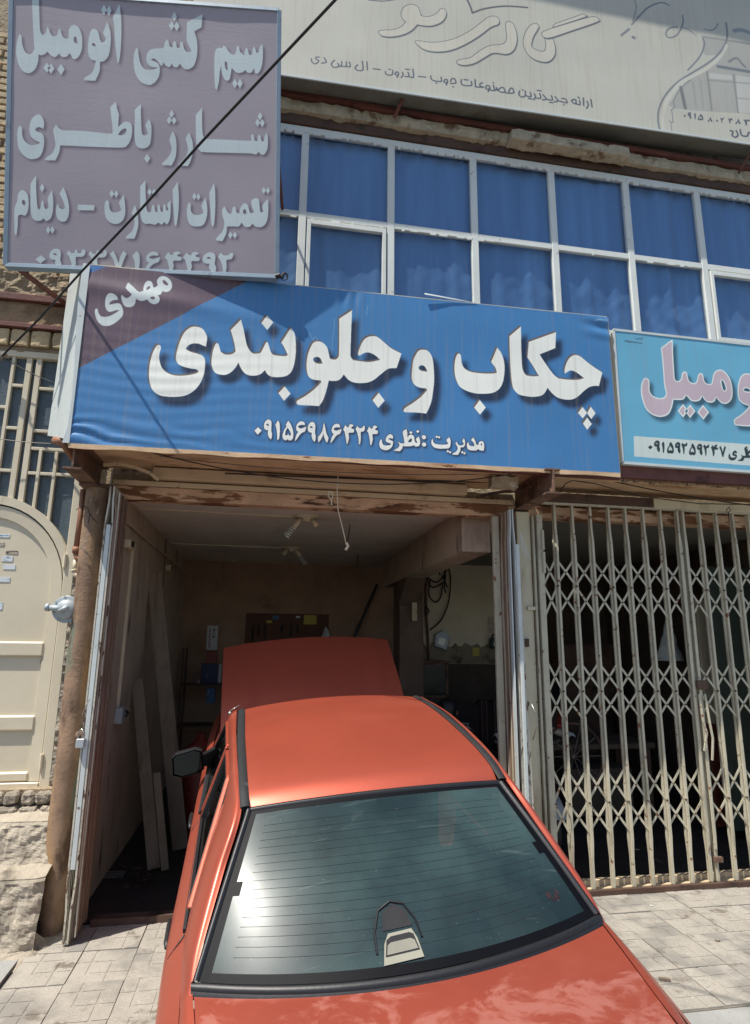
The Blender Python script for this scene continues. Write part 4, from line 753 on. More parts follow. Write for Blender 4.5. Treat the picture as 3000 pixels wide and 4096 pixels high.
# concrete steps
def step(x0,x1,y0,y1,z0,z1,lab,seed):
    mb=MB(); N=90;K=24
    prof=[(y1,z0)]+[(y1,z1)]*0
    path=[(y1,z1+.08)]+[(y1+(y0-y1)*k/K,z1+.08*(1-k/K)) for k in range(1,K)]+[(y0+.012,z1-.004),(y0,z1-.02)]+[(y0-.004*k,z1-.02+(z0-z1+.02)*k/K) for k in range(1,K+1)]
    P=[[(x0+(x1-x0)*i/N,p[0],p[1]) for p in path] for i in range(N+1)]
    o_=mb.grid(P).build('step',M['stepconc'],smooth=False); bmx=bmesh.new(); bmx.from_mesh(o_.data); bmesh.ops.recalc_face_normals(bmx,faces=bmx.faces); bmx.to_mesh(o_.data); bmx.free()
    roughen(o_,.007,9,seed=seed)
    from mathutils import noise
    for v_ in o_.data.vertices:
        if v_.co.z<z1-.03: v_.co.y+=-.022*noise.noise(v_.co*5+Vector((seed,0,0)))-.022*noise.noise(v_.co*15+Vector((seed,3,0)))-.012*noise.noise(v_.co*34)
        v_.co.y+=.035*max(0,(v_.co.x-(x1-.08))/.08)**2
    return tag(o_,lab,'step')
step(-3.2,-1.40,5.08,LYW-.02,.40,.72,'upper rough concrete step under the beige door',1)
step(-3.2,-1.385,4.85,5.12,-.02,.42,'lower rough concrete step beside the foot of the rusty pillar',4)
apr=MB().grid([[(-3.2+i*.03+.02*math.sin(j*1.3)*(i>55),4.58+j*.018+.02*math.sin(i*.7)*(j<3),(-.012+.15*max(0,(j-2)/15)**1.6)*(1 if i<52 else max(0,1-((i-52)/11)**2))-(.012 if i>=52 or j<2 else 0)) for j in range(20)] for i in range(64)]).build('dirt_apron',M['stepconc']); roughen(apr,.010,14); tag(apr,kind='structure')
# rusty round pillar
pp=MB(); n=40
pp.tube([(-1.375,5.10,-.02)]+[(-1.378+.003*math.sin(k),5.10,.16*k) for k in range(0,21)],[.088]+[.086+.001*math.sin(k*1.7) for k in range(21)],28)
pl_=tag(pp.build('round_pillar',M['rustpillar'],smooth=True),'rusty round steel pillar at the left side of the open garage','pillar'); autosm(pl_)
tag(MB().box((-1.49,4.98,3.19),(-1.25,5.2,3.212)).build('pillar_cap_plate',M['rust']),'thin steel plate between the rusty pillar and its I beam','steel plate')
# gas pipe and regulator
gp=MB().tube([at(332,1960,5.2),at(322,2060,5.16),at(305,2190,5.14)],.021,10); gp.tube([at(305,2188,5.14),at(303,2212,5.14)],.028,10); gp.tube([at(303,2212,5.14),at(308,2232,5.14),at(322,2238,5.13),at(330,2225,5.12)],.021,10)
tag(gp.build('gas_pipe',M['brownpipe'],smooth=True),'brown gas pipe coming down beside the rusty round pillar','pipe')
gp=MB().tube([at(303,2240,5.15),at(298,2285,5.15)],.018,10).tube([at(296,2284,5.15),at(298,2298,5.15),at(310,2302,5.14),at(330,2298,5.12)],.019,10).tube([at(296,2278,5.15),at(297,2285,5.15)],.025,10)
tag(gp.build('pipe_elbow',M['pvc'],smooth=True),'cream pipe elbow beside the rusty round pillar','pipe')
rg=empty('gas_regulator','round grey gas regulator mounted beside the rusty round pillar','gas regulator',loc=at(262,2440,5.1))
c_=Vector(at(264,2437,5.08)); 
child(MB().lathe([(0,.0),(.06,-.0),(.10,.012),(.104,.012),(.104,.028),(.085,.03),(.03,.06),(0,.062)],c_,'y',32).build('body',M['gasgrey'],smooth=True),rg)
child(MB().lathe([(.0,-.035),(.055,-.03),(.072,-.012),(.075,.003)],c_,'y',28).build('dome',M['gasgrey'],smooth=True),rg)
child(MB().tube([c_+Vector((-.015,-.03,.0)),c_+Vector((-.12,-.015,.01))],.022,10).tube([c_+Vector((-.115,-.015,.01)),c_+Vector((-.14,-.012,.012))],.03,10).build('inlet',M['gasgrey'],smooth=True),rg)
child(MB().tube([c_+Vector((.03,-.065,.014)),c_+Vector((-.035,-.05,-.016))],[.02,.013],8).build('cap',M['gasgrey'],smooth=True),rg)
for k in range(8):
    a=k*math.pi/4+.2; child(MB().tube([c_+Vector((.096*math.cos(a),.0,.096*math.sin(a))),c_+Vector((.096*math.cos(a),.034,.096*math.sin(a)))],.008,6).build('bolt',M['gasgrey']),rg)
# wires on the pillar
tag(MB().tube([at(320,2162,5.0),at(345,2168,4.98),at(335,2178,4.98),at(322,2190,4.98),at(345,2210,4.98),at(340,2222,4.98)],.0035,5).build('tie_wire',M['greycab']),'bent grey tie wire on the brown gas pipe','wire')
tag(MB().tube([at(305,2040,5.1),at(330,2022,5.0),at(350,2030,5.0),at(358,2060,5.0),at(352,2095,5.0)],.003,5).tube([at(355,2050,5.0),at(372,2075,5.0),at(392,2092,5.0)],.003,5).build('tie_wire',M['darkcab']),'dark tangled wire near the top of the rusty pillar','wire')
# ================================================================== FOLDED GATE BUNDLE, LEFT
lf=empty('folded_gate','bundle of folded gate bars standing at the left side of the open garage','gate',loc=(-1.22,5.05,0))
def channel(x0,y,name,m,dx=.0,wx=.024,wy=.03,zt=3.16,kink=True):
    z=[.02,.20,.40,2.86,3.04,zt]; off=[0,0,dx,dx,0,0] if kink else [0]*6
    mb=MB()
    for i in range(5):
        mb.hexa([(x0+off[i]-wx/2,y-wy/2,z[i]),(x0+off[i]+wx/2,y-wy/2,z[i]),(x0+off[i]+wx/2,y+wy/2,z[i]),(x0+off[i]-wx/2,y+wy/2,z[i]),
         (x0+off[i+1]-wx/2,y-wy/2,z[i+1]),(x0+off[i+1]+wx/2,y-wy/2,z[i+1]),(x0+off[i+1]+wx/2,y+wy/2,z[i+1]),(x0+off[i+1]-wx/2,y+wy/2,z[i+1])])
    return mb.build(name,M[m])
for k in range(9):
    y=4.86+k*.042; 
    for s_ in (-1,1): child(channel(-1.205+s_*.014,y,'bar','doorpaint' if k<3 else 'gatepaint',dx=s_*.012,wx=.012,wy=.034),lf)
child(MB().box((-1.221,4.842,.47),(-1.189,4.866,2.86)).build('cover_strip',M['greypaint'],bevel=.003),lf)
child(MB().box((-1.17,4.85,.42),(-1.158,5.2,3.0)).build('side_panel',mat('brown_worn_steel',S(136,112,94),.7,var=.2,vs=3,bump=.2,bs=40,spots=[(S(96,72,58),4,.5,.15,(1,1,.25)),(S(176,164,146),8,.6,.08,(1,1,.2))])),lf)
child(MB().tube([(-1.275,4.88,1.33),(-1.235,4.865,1.335)],.03,10).build('latch_eye',M['rust'],smooth=True),lf)
for k in range(6): child(MB().box((-1.158,4.862+k*.055,.05),(-1.148-.003*(k%2),4.884+k*.055,3.12)).build('edge_bar',M['gatepaint' if k%3==1 else 'doorpaint'] if k<1 else bpy.data.materials['brown_worn_steel'],bevel=.002),lf)
pk=empty('padlock','grey padlock hanging on the folded gate bundle','padlock',loc=at(322,2960,4.84))
q=Vector(at(322,2962,4.82)); child(MB().box(q+Vector((-.028,-.012,-.05)),q+Vector((.028,.012,.012))).build('body',M['gasgrey'],bevel=.005),pk)
child(MB().tube([q+Vector((-.018,0,.01)),q+Vector((-.02,0,.05)),q+Vector((0,0,.078)),q+Vector((.02,0,.05)),q+Vector((.018,0,.01))],.006,8).build('shackle',M['steel'],smooth=True),pk)
tag(MB().tube([at(358,2795,4.83),at(345,2820,4.80),at(330,2860,4.80),at(328,2895,4.81),at(338,2930,4.82)],.004,6).build('lock_cable',M['greycab']),'thin grey cable above the padlock on the folded gate bundle','wire')
# threshold of the garage
tag(MB().box((-1.12,5.125,.0),(2.2,5.155,.05)).box((-1.12,5.19,.0),(2.2,5.215,.05)).box((-1.12,5.155,-.004),(2.2,5.19,.012)).build('floor_track',M['darksteel']),'steel floor track across the mouth of the open garage','gate track')
# ================================================================== RIGHT POST AND FOLDED BUNDLE
rf=empty('folded_gate','bundle of folded gate bars at the right side of the open garage, half in sunlight','gate',loc=(2.08,5.05,0))
for k in range(10):
    y=4.95+k*.03
    for s_ in (-1,1):
        o_=child(channel(2.085+s_*.012,y,'bar','gatepaint' if k>1 else 'greypaint',dx=s_*.01,wx=.010,wy=.024),rf)
        if k>1 and k%3: o_.data.materials[0]=bpy.data.materials['brown_worn_steel']
child(MB().box((2.112,4.925,.03),(2.142,4.952,2.85)).build('edge_bar',M['greypaint'],bevel=.003),rf)
child(MB().hexa([(2.085,4.93,.03),(2.20,4.945,.03),(2.20,4.955,.03),(2.085,4.942,.03),(2.105,4.93,2.5),(2.15,4.945,2.5),(2.15,4.955,2.5),(2.105,4.942,2.5)]).build('front_sheet',M['doorpaint']),rf)
child(MB().box((1.995,5.16,.03),(2.055,5.2,3.14)).build('guide_post',M['gatepaint'],bevel=.004),rf)
child(MB().tube([(2.20,4.94,1.52),(2.23,4.92,1.44),(2.235,4.92,1.36),(2.20,4.94,1.24)],.005,6).build('handle',M['steel'],smooth=True),rf)
jp=empty('gate_post','pale painted flat post between the open garage and the lattice gate','post',loc=(2.27,5.2,0))
child(MB().box((2.235,FY-.03,0),(2.365,FY+.12,3.2)).build('post',M['cream'],bevel=.004),jp)
child(MB().box((2.372,FY-.06,0),(2.392,FY-.02,3.15)).build('edge_strip',M['gatepaint']),jp)
child(MB().box((2.235,FY-.05,1.98),(2.30,FY-.032,2.05)).build('lock_plate',M['darksteel']),jp)
child(MB().lathe([(.012,-.004),(.028,-.004),(.028,.006),(.012,.006)],(2.255,FY-.04,1.50),'y',12).build('ring',M['rust']),jp)
child(MB().box((2.30,FY-.055,2.30),(2.38,FY-.034,2.33)).build('clip',M['cream']),jp)
child(MB().box((2.39,FY-.012,0),(2.402,FY-.0,3.1)).build('stop_strip',M['darksteel']),jp)
tag(MB().tube([(2.155,4.93,2.95),(2.18,4.92,2.86),(2.24,4.93,2.72)],.004,5).tube([(2.16,4.93,2.94),(2.17,4.92,2.8),(2.215,4.93,2.74)],.003,5).build('rag_tie',M['greypaint']),'pale plastic tie hanging from the right folded gate bundle','string')
# ================================================================== LATTICE GATE
lg=empty('lattice_gate','closed folding lattice gate with diamond scissors across the right shop','gate',loc=(3.4,5.15,0))
GY_=FY-.055
child(MB().box((2.405,GY_-.03,.03),(2.462,GY_+.02,3.17)).build('stile',M['gatepaint'],bevel=.004),lg)
child(MB().tube([(2.455,GY_-.035,2.63),(2.455,GY_-.035,2.82)],.016,8).tube([(2.455,GY_-.035,2.84),(2.455,GY_-.035,3.02)],.014,8).build('hinge',M['gatepaint']),lg)
xs=[2.462]+[2.585+i*.181 for i in range(7)]+[3.85]; xs2=[3.915]+[4.09+i*.181 for i in range(11)]
random.seed(77)
def picket(x,dbl=False):
    j=random.uniform(-.004,.004); x+=j
    z=[.045,.26,.40,2.93,3.05,3.27]; of=[0,0,.016,.016,0,0]
    for nm,s_,yy,wd,wy in (('picket',1,GY_-.022,.020,.02),('picket',-1,GY_+.004,.020,.016)):
        mb=MB()
        for i in range(5):
            a=x+of[i]*s_*.5;b=x+of[i+1]*s_*.5
            mb.hexa([(a-wd/2,yy-wy/2,z[i]),(a+wd/2,yy-wy/2,z[i]),(a+wd/2,yy+wy/2,z[i]),(a-wd/2,yy+wy/2,z[i]),(b-wd/2,yy-wy/2,z[i+1]),(b+wd/2,yy-wy/2,z[i+1]),(b+wd/2,yy+wy/2,z[i+1]),(b-wd/2,yy+wy/2,z[i+1])])
        child(mb.build(nm,M['gatepaint']),lg)
for x in xs[1:]: picket(x)
for x in xs2: picket(x)
for x in (3.85,3.915): child(MB().box((x-.022,GY_-.045,.3),(x+.0,GY_-.033,3.05)).build('stile',M['gatepaint']),lg)
bands=((2.77,2.52,2.25),(1.85,1.605,1.37),(.965,.70,.46))
def lat(x0,x1):
    for t,m_,b in bands:
        for (za,zb_,yo) in ((t,m_,0),(m_,t,.007),(m_,b,0),(b,m_,.007)):
            dz=random.uniform(-.006,.006); child(MB().bar((x0-.004,GY_-.008+yo,za+dz),(x1+.004,GY_-.008+yo,zb_+dz),.0042,.019,(0,0,1)).build('lattice_bar',M['gatepaint']),lg)
for X_ in (xs,xs2):
    for a,b in zip(X_[:-1],X_[1:]): lat(a,b)
rv=MB()
for X_ in (xs,xs2):
    for i,x in enumerate(X_):
        for b_ in bands: rv.tube([(x,GY_-.038,b_[1]),(x,GY_-.02,b_[1])],.008,6)
    for a,b in zip(X_[:-1],X_[1:]):
        for t,m_,q in bands:
            for zz_ in ((t+m_)/2,(m_+q)/2): rv.tube([((a+b)/2,GY_-.018,zz_),((a+b)/2,GY_-.006,zz_)],.007,6)
child(tag(rv.build('rivets',M['darksteel']),kind='stuff'),lg)
child(MB().box((3.86,GY_-.07,1.62),(3.96,GY_-.045,1.70)).build('lock_case',M['darksteel'],bevel=.004),lg)
child(MB().strip([(3.87,GY_-.06,1.58),(3.875,GY_-.075,1.35),(3.90,GY_-.075,1.25),(3.87,GY_-.06,1.10)],.014,.014).build('handle',M['gatepaint']),lg)
child(MB().strip([(3.93,GY_-.06,1.58),(3.94,GY_-.075,1.33),(3.955,GY_-.075,1.20),(3.94,GY_-.06,1.02)],.014,.014).build('handle',M['gatepaint']),lg)
child(MB().box((3.88,GY_-.06,.20),(3.95,GY_-.03,.24)).build('latch',M['rust']),lg)
tag(MB().box((2.40,5.085,-.004),(6.2,5.115,.045)).build('floor_rail',M['gatepaint'].copy() if False else M['darksteel']),'steel floor rail in front of the lattice gate','gate track')
tag(MB().box((2.40,5.17,-.004),(6.2,5.21,.03)).box((2.40,5.235,-.004),(6.2,5.29,.07)).build('sill_rail',M['header']),'stepped metal sill behind the foot of the lattice gate','sill')
# wires under the canopy
def sag(a,b,s,n=14):
    a=Vector(a);b=Vector(b); return [a.lerp(b,t/n)+Vector((0,0,-s*4*(t/n)*(1-t/n))) for t in range(n+1)]
tag(MB().tube(sag(at(555,1795,4.75),at(2110,1885,4.75),.19,24),.0045,6).build('sagging_wire',M['darkcab']),'sagging dark wire hung under the canopy of the open garage','wire')
tag(MB().tube(sag(at(640,1825,4.85),at(2125,1890,4.85),.07,24),.004,6).build('canopy_wire',M['greycab']),'fainter upper wire strung under the canopy','wire')
tag(MB().tube(sag(at(900,1893,5.1),at(2035,1930,5.1),.01,10),.007,6).build('taut_wire',M['darkcab']),'taut black cable along the cream channel over the garage','wire')
rp=empty('pull_rope','thin beige pull cord hanging from a ring at the canopy wire','cord',loc=at(1330,1900,4.8))
child(MB().tube([at(1352,1905,4.8),at(1348,1960,4.8),at(1352,2040,4.85),at(1372,2120,4.9),at(1385,2180,4.9)],.0045,6).build('cord',M['pvc'],smooth=True),rp)
child(MB().tube([at(1385,2170,4.9),at(1392,2185,4.9),at(1382,2200,4.9)],.012,6).build('knot',M['pvc']),rp)
child(MB().tube([at(1318,1962,4.8),at(1313,1985,4.8),at(1325,2000,4.8),at(1332,1985,4.8),at(1325,1965,4.8)],.005,6).tube([at(1325,1995,4.8),at(1327,2020,4.8)],.006,6).build('ring',M['pvc']),rp)
tag(MB().tube(sag(at(2260,1880,4.85),at(3010,2022,4.95),.03,16),.005,6).build('gate_wire',M['darkcab']),'black wire running along above the lattice gate','wire')
tag(MB().tube([at(2240,1965,4.9),at(2262,1935,4.9),at(2290,1922,4.9),at(2380,1935,4.9),at(2560,1985,4.95),at(2800,2015,4.95),at(3010,2018,4.95)],.005,6).build('looped_wire',M['darkcab']),'black wire looping up from the I beam beside the lattice gate','wire')
tag(MB().tube([at(2915,2030,4.95),at(2905,2040,4.95),at(2912,2052,4.95),at(2922,2040,4.95),at(2914,2028,4.95)],.004,6).tube([at(2914,2050,4.95),at(2917,2085,4.98)],.004,6).build('wire_loop',M['darkcab']),'small wire loop hanging above the right half of the lattice gate','wire')
# curved cream straps under the canopy
tag(MB().strip([at(415,1860,4.95),at(470,1856,4.95),at(540,1870,5.0),at(600,1893,5.05),at(632,1920,5.1)],.022,.03).build('curved_strap',M['header']),'curved cream strap at the left end of the canopy','bracket')
tag(MB().strip([at(2090,1965,4.95),at(2020,1966,4.98),at(1960,1975,5.0),at(1905,1990,5.1)],.022,.03).build('curved_strap',M['darksteel']),'curved brown strap at the right end of the garage canopy','bracket')
rough_slab('broken_concrete',(1.86,4.80,3.32),(2.10,4.9,3.42),M['lintel'],.015,10,'broken chunk of concrete beside the middle I beam','concrete chunk',10,5,3)
# overhead cable crossing the picture
ca=Vector(at(0,1432,LYW-.08)); cb=Vector(at(330,1082,4.42)); cc=Vector(at(1340,0,2.6)); dir_=(cc-cb)
tag(MB().tube([ca,cb.lerp(ca,.5)+Vector((.01,0,-.01)),cb,cb.lerp(cc,.30)+Vector((0,0,-.012)),cb.lerp(cc,.56)+Vector((0,0,.008)),cc,cc+dir_*.6],.0085,8).build('overhead_cable',M['darkcab'],smooth=True),'thick black cable crossing in front of the mauve sign','cable')
tag(MB().tube(sag(at(10,1425,LYW-.07),at(215,1530,LYW-.05),.02,6),.004,5).build('thin_cable',M['darkcab']),'thin dark wire running from the cable knot across the door glazing','wire')
tag(MB().tube(sag(at(-5,1755,LYW-.07),at(240,1775,LYW-.05),.01,6),.0035,5).build('stretched_string',M['greycab']),'thin pale string stretched across the door glazing','wire')
tag(MB().tube([at(-6,1440,LYW-.08),at(10,1420,LYW-.1),at(25,1412,LYW-.1)],.022,6).build('cable_knot',M['greycab']),'frayed grey knot of the thick cable at the left edge','cable')
tag(MB().tube([at(222,1762,4.9),at(246,1768,4.85),at(268,1790,4.88),at(300,1838,5.1)],.034,10).build('drain_pipe',M['brownpipe'],smooth=True),'short bent brown pipe under the lower left corner of the blue banner','pipe')
# litter on the pavement
p=atZ(2655,3918,.005); tag(MB().bar((p[0]-.03,p[1],.012),(p[0]+.03,p[1]-.02,.012),.024,.012).build('wood_chip',M['wood']),'small brown wood chip on the pavement right of the car','wood chip')
p=atZ(2870,3765,.005); tag(roughen(MB().lathe([(0,.0),(.014,.003),(.016,.012),(0,.02)],p,'z',8).build('pebble',M['stone']),.003,40),'small tan pebble on the pavement near the right edge','pebble')
p=atZ(2604,3624,.005); tag(MB().box((p[0]-.008,p[1]-.008,.006),(p[0]+.01,p[1]+.008,.010)).build('paper_scrap',M['greypaint']),'tiny white paper scrap in front of the lattice gate','litter')
# ================================================================== CAR
def cr(p0,p1,p2,p3,t): return tuple(.5*((2*b)+(-a+c)*t+(2*a-5*b+4*c-d)*t*t+(-a+3*b-3*c+d)*t**3) for a,b,c,d in zip(p0,p1,p2,p3))
def spl(P,n):
    out=[]
    for i in range(len(P)-1):
        p0=P[i-1] if i else tuple(2*a-b for a,b in zip(P[0],P[1])); p3=P[i+2] if i+2<len(P) else tuple(2*a-b for a,b in zip(P[-1],P[-2]))
        for k in range(n): out.append(cr(p0,P[i],P[i+1],p3,k/n))
    return out+[tuple(P[-1])]
def patch(rows,nu,nv):   # rows of control points -> smooth grid
    R=[spl(r,nv) for r in rows]; C=[spl([r[j] for r in R],nu) for j in range(len(R[0]))]
    return [[C[j][i] for j in range(len(C))] for i in range(len(C[0]))]
mir=lambda P:[[(-x,y,z) for x,y,z in R] for R in P]
def carpaint(name,patches=False):
    m=mat(name,S(178,82,60),.46,.55,var=.05,vs=2.2,bump=.012,bs=300,coat=.4,spots=[(S(188,96,74),1.6,.5,.3),(S(200,130,108),70,.70,.06)])
    B=m.node_tree.nodes['Principled BSDF']; B.inputs['Coat Roughness'].default_value=.26
    if patches:
        n=m.node_tree.nodes;L=m.node_tree.links; old=B.inputs['Base Color'].links[0].from_socket
        tc=n.new('ShaderNodeTexCoord'); mp=n.new('ShaderNodeMapping'); mp.inputs['Scale'].default_value=(1.5,2.6,1); L.new(tc.outputs['Object'],mp.inputs[0])
        q=n.new('ShaderNodeTexNoise'); q.inputs['Scale'].default_value=2.6; q.inputs['Detail'].default_value=10; q.inputs['Roughness'].default_value=.70; q.inputs['Distortion'].default_value=.5; L.new(mp.outputs[0],q.inputs[0])
        sx=n.new('ShaderNodeSeparateXYZ'); L.new(tc.outputs['Object'],sx.inputs[0])
        y_=n.new('ShaderNodeMapRange'); L.new(sx.outputs['Y'],y_.inputs[0]); y_.inputs[1].default_value=.20; y_.inputs[2].default_value=.50; y_.inputs[3].default_value=.05; y_.inputs[4].default_value=-.10
        ad=n.new('ShaderNodeMath'); L.new(q.outputs[0],ad.inputs[0]); L.new(y_.outputs[0],ad.inputs[1])
        r=n.new('ShaderNodeMapRange'); r.interpolation_type='SMOOTHSTEP'; L.new(ad.outputs[0],r.inputs[0]); r.inputs[1].default_value=.43; r.inputs[2].default_value=.55
        x=n.new('ShaderNodeMix'); x.data_type='RGBA'; L.new(r.outputs[0],x.inputs[0]); L.new(old,x.inputs[6]); x.inputs[7].default_value=(*S(168,102,88),1); L.new(x.outputs[2],B.inputs['Base Color'])
        r2=n.new('ShaderNodeMapRange'); L.new(r.outputs[0],r2.inputs[0]); r2.inputs[3].default_value=.34; r2.inputs[4].default_value=.7; L.new(r2.outputs[0],B.inputs['Roughness'])
        r3=n.new('ShaderNodeMapRange'); L.new(r.outputs[0],r3.inputs[0]); r3.inputs[3].default_value=.4; r3.inputs[4].default_value=0; L.new(r3.outputs[0],B.inputs['Coat Weight'])
    return m
M['car']=carpaint('faded_red_car_paint'); M['trunkpaint']=carpaint('peeling_red_car_paint',True)
M['caredge']=mat('bare_primer_edge',S(214,170,150),.6,var=.1,bump=.05)
M['cabin']=mat('dark_cabin_cloth',S(40,40,42),.9,var=.2,bump=.1)
M['beigeplastic']=mat('beige_plastic',S(140,138,122),.6,var=.05,bump=.02)
car=empty('sedan_car','faded red sedan parked nose first in the open garage with its hood up','car')
_x,_y,_z,_ya,_pi,_ro=.669,1.95,-.157,-.053,.176,-.062
Rr=Matrix(((math.cos(_ro),0,math.sin(_ro)),(0,1,0),(-math.sin(_ro),0,math.cos(_ro))))
Rp=Matrix(((1,0,0),(0,math.cos(_pi),-math.sin(_pi)),(0,math.sin(_pi),math.cos(_pi))))
Ry=Matrix(((math.cos(_ya),math.sin(_ya),0),(-math.sin(_ya),math.cos(_ya),0),(0,0,1)))
Rm=Ry@Rp@Rr; T=Rm.to_4x4(); T.translation=Vector((_x,_y,_z)); car.matrix_world=T
def cp(mb,name,m,smooth=True,parent=None,**k):
    o=mb.build(name,M[m] if isinstance(m,str) else m,parent or car,smooth=smooth,**k); return o
ST=[(.03,.80,.73,.86),(.15,.86,.775,.905),(.5,.895,.80,.915),(.8,.908,.812,.917),(1.15,.912,.818,.922),(1.8,.895,.811,.917),(2.5,.88,.80,.912),(3.2,.865,.79,.895),(3.7,.85,.775,.862),(4.15,.81,.74,.80),(4.36,.73,.67,.74)]
rows=[[(xm-.06,y,.20),(xm-.015,y,.30),(xm,y,.48),(xm+.002,y,.60),(xm-.004,y,.72),(xm-.02,y,.83),(xs,y,zs)] for y,xm,xs,zs in ST]
G=patch(rows,12,4)
def holes(P,sgn):
    mb=MB();nv=len(P[0]);nu=len(P);vs=[(x*sgn,y,z) for R in P for x,y,z in R];fs=[]
    for i in range(nu-1):
        for j in range(nv-1):
            c=[sum(q)/4 for q in zip(P[i][j],P[i+1][j],P[i+1][j+1],P[i][j+1])]
            if min(math.hypot(c[1]-.91,c[2]-.29),math.hypot(c[1]-3.58,c[2]-.29))<.335: continue
            fs.append((i*nv+j,(i+1)*nv+j,(i+1)*nv+j+1,i*nv+j+1))
    return mb.add(vs,fs)
for sg in (1,-1):
    cp(holes(G,sg),'body_side','car')
    # shoulder strip up to the lid gap, over the rear wing
    P=patch([[(xs,y,zs),((xs+xi)/2+.004,y,(zs+.957)/2+.008),(xi,y,.957)] for y,xs,zs,xi in ((.10,.762,.89,.705),(.25,.785,.908,.718),(.45,.797,.915,.742),(.66,.806,.916,.766))],6,5)
    cp(MB().grid(P if sg>0 else mir(P)),'wing_top','car')
    # C pillar and cant rail
    inn=[(.766,.65,.957),(.738,.76,1.040),(.668,.96,1.183),(.600,1.155,1.325),(.614,1.5,1.372),(.622,2.05,1.376),(.618,2.57,1.333)]
    out=[(.806,.65,.916),(.815,.97,.945),(.766,1.24,1.05),(.70,1.47,1.17),(.655,1.62,1.25),(.664,2.1,1.285),(.674,2.58,1.27)]
    in2=[(a[0]+d,a[1],a[2]-e_) for a,d,e_ in zip(inn,(.014,.03,.04,.035,.022,.02,.02),(.008,.012,.012,.008,.004,.004,.006))]; mid=[tuple((a+b)/2 for a,b in zip(p,q)) for p,q in zip(in2,out)]; mid=[(m_[0]+.012*k,m_[1]-.008*k,m_[2]+.012*k) for m_,k in zip(mid,(0,.8,1,1,.8,.6,.5))]
    P=patch([[a,a2,b,c] for a,a2,b,c in zip(inn,in2,mid,out)],10,5)
    cp(MB().grid(P if sg>0 else mir(P)),'pillar_rail','car')
    P=patch([[(.618,2.57,1.335),(.655,2.58,1.31),(.674,2.58,1.27)],[(.67,2.88,1.15),(.71,2.89,1.13),(.722,2.87,1.09)],[(.735,3.22,.955),(.765,3.23,.94),(.785,3.18,.905)]],8,4)
    cp(MB().grid(P if sg>0 else mir(P)),'front_pillar','car')
    # black roof strip
    edge=[(.568,1.155,1.327),(.572,1.30,1.360),(.575,1.52,1.376),(.577,1.9,1.379),(.572,2.25,1.366),(.568,2.57,1.335)]
    P=[[(x-.002,y,z+.004),(x+.006,y,z+.008),(x+.032,y,z+.006),(x+.038,y,z+.0)] for x,y,z in spl(edge,8)]
    cp(MB().grid(P if sg>0 else mir(P)),'roof_strip','rubber')
    # window frames and glass
    def sd(p): return (p[0]*sg,p[1],p[2])
    for nm,qd in (('rear_door',[(.812,1.17,.93),(.806,2.0,.922),(.668,2.03,1.262),(.660,1.66,1.262)]),('front_door',[(.806,2.09,.922),(.788,3.0,.912),(.676,2.56,1.262),(.668,2.10,1.266)])):
        d=empty(nm); d.parent=car
        for a,b in zip(qd,qd[1:]+qd[:1]):
            cp(MB().bar(sd(a),sd(b),.02,.022,(1,0,0)),'window_frame','car',False,d,bevel=.005)
        ins=[tuple(c*.94+m_*.06 for c,m_ in zip(q,[sum(t)/4 for t in zip(*qd)])) for q in qd]
        for a,b in zip(ins,ins[1:]+ins[:1]): cp(MB().bar(sd((a[0]+.004,a[1],a[2])),sd((b[0]+.004,b[1],b[2])),.014,.014,(1,0,0)),'seal','black',False,d)
        cp(MB().add([sd((q[0]-.004,q[1],q[2])) for q in qd],[(0,1,2,3)]),'window','carglass',False,d)
        y0,y1=(1.04,2.02) if nm=='rear_door' else (2.06,3.08)
        b_=MB().bar(sd((.822,y0,.927)),sd((.812 if y0<2 else .798,y1,.918)),.012,.016,(0,0,1)); cp(b_,'belt_trim','rubber',False,d)
        cp(MB().tube([sd((.903 if y0<2 else .882,y,.80)) for y in (y0+.11,y0+.15,y0+.27,y0+.30)],[.006,.013,.013,.006],8),'handle','black',True,d)
        cp(MB().bar(sd((.918 if y0<2 else .90,y0+.02,.60)),sd((.90 if y0<2 else .876,y1-.03,.60)),.014,.06,(0,0,1)),'side_moulding','rubber',False,d,bevel=.004)
        sm=MB(); sm.tube([sd((x_-.0 if y0<2 else x_-.020,yy_+y0,z_)) for x_,yy_,z_ in ((.82,-.02,.925),(.88,-.03,.85),(.905,0,.7),(.916,.03,.55),(.91,.05,.36),(.888,.06,.26))],.0028,5); cp(sm,'door_gap','black',True,d)
    cp(MB().add([sd(p) for p in ((.812,.96,.942),(.812,1.14,.932),(.662,1.65,1.258),(.66,1.61,1.24),(.70,1.47,1.165),(.764,1.24,1.045))],[(0,1,2,3,4,5)]),'quarter_seal','black',False)
    # door mirror
    m_=empty('door_mirror'); m_.parent=car
    pg=[(.845,.945),(.87,.925),(.985,.905),(1.035,.925),(1.04,1.03),(1.02,1.05),(.90,1.075),(.86,1.06)]
    c_=(.925,1.005); pg=[(x-.02,z+.02) for x,z in pg]; hb_=MB()
    lay=[(2.595,1.0),(2.61,1.03),(2.66,.97),(2.695,.75),(2.705,.4)]
    vs=[sd((c_[0]+(x-c_[0])*k,y,c_[1]+(z-c_[1])*k)) for y,k in lay for x,z in pg]; n=len(pg)
    fs=[(i*n+j,i*n+(j+1)%n,(i+1)*n+(j+1)%n,(i+1)*n+j) for i in range(len(lay)-1) for j in range(n)]+[tuple(range(4*n,5*n))]
    hb_.add(vs,fs); o_=hb_.build('housing',M['black'],m_,smooth=True); autosm(o_,50)
    MB().add([sd((c_[0]+(x-c_[0])*.9,2.602,c_[1]+(z-c_[1])*.9)) for x,z in pg],[tuple(range(n))]).build('glass',M['mirrorglass'],m_)
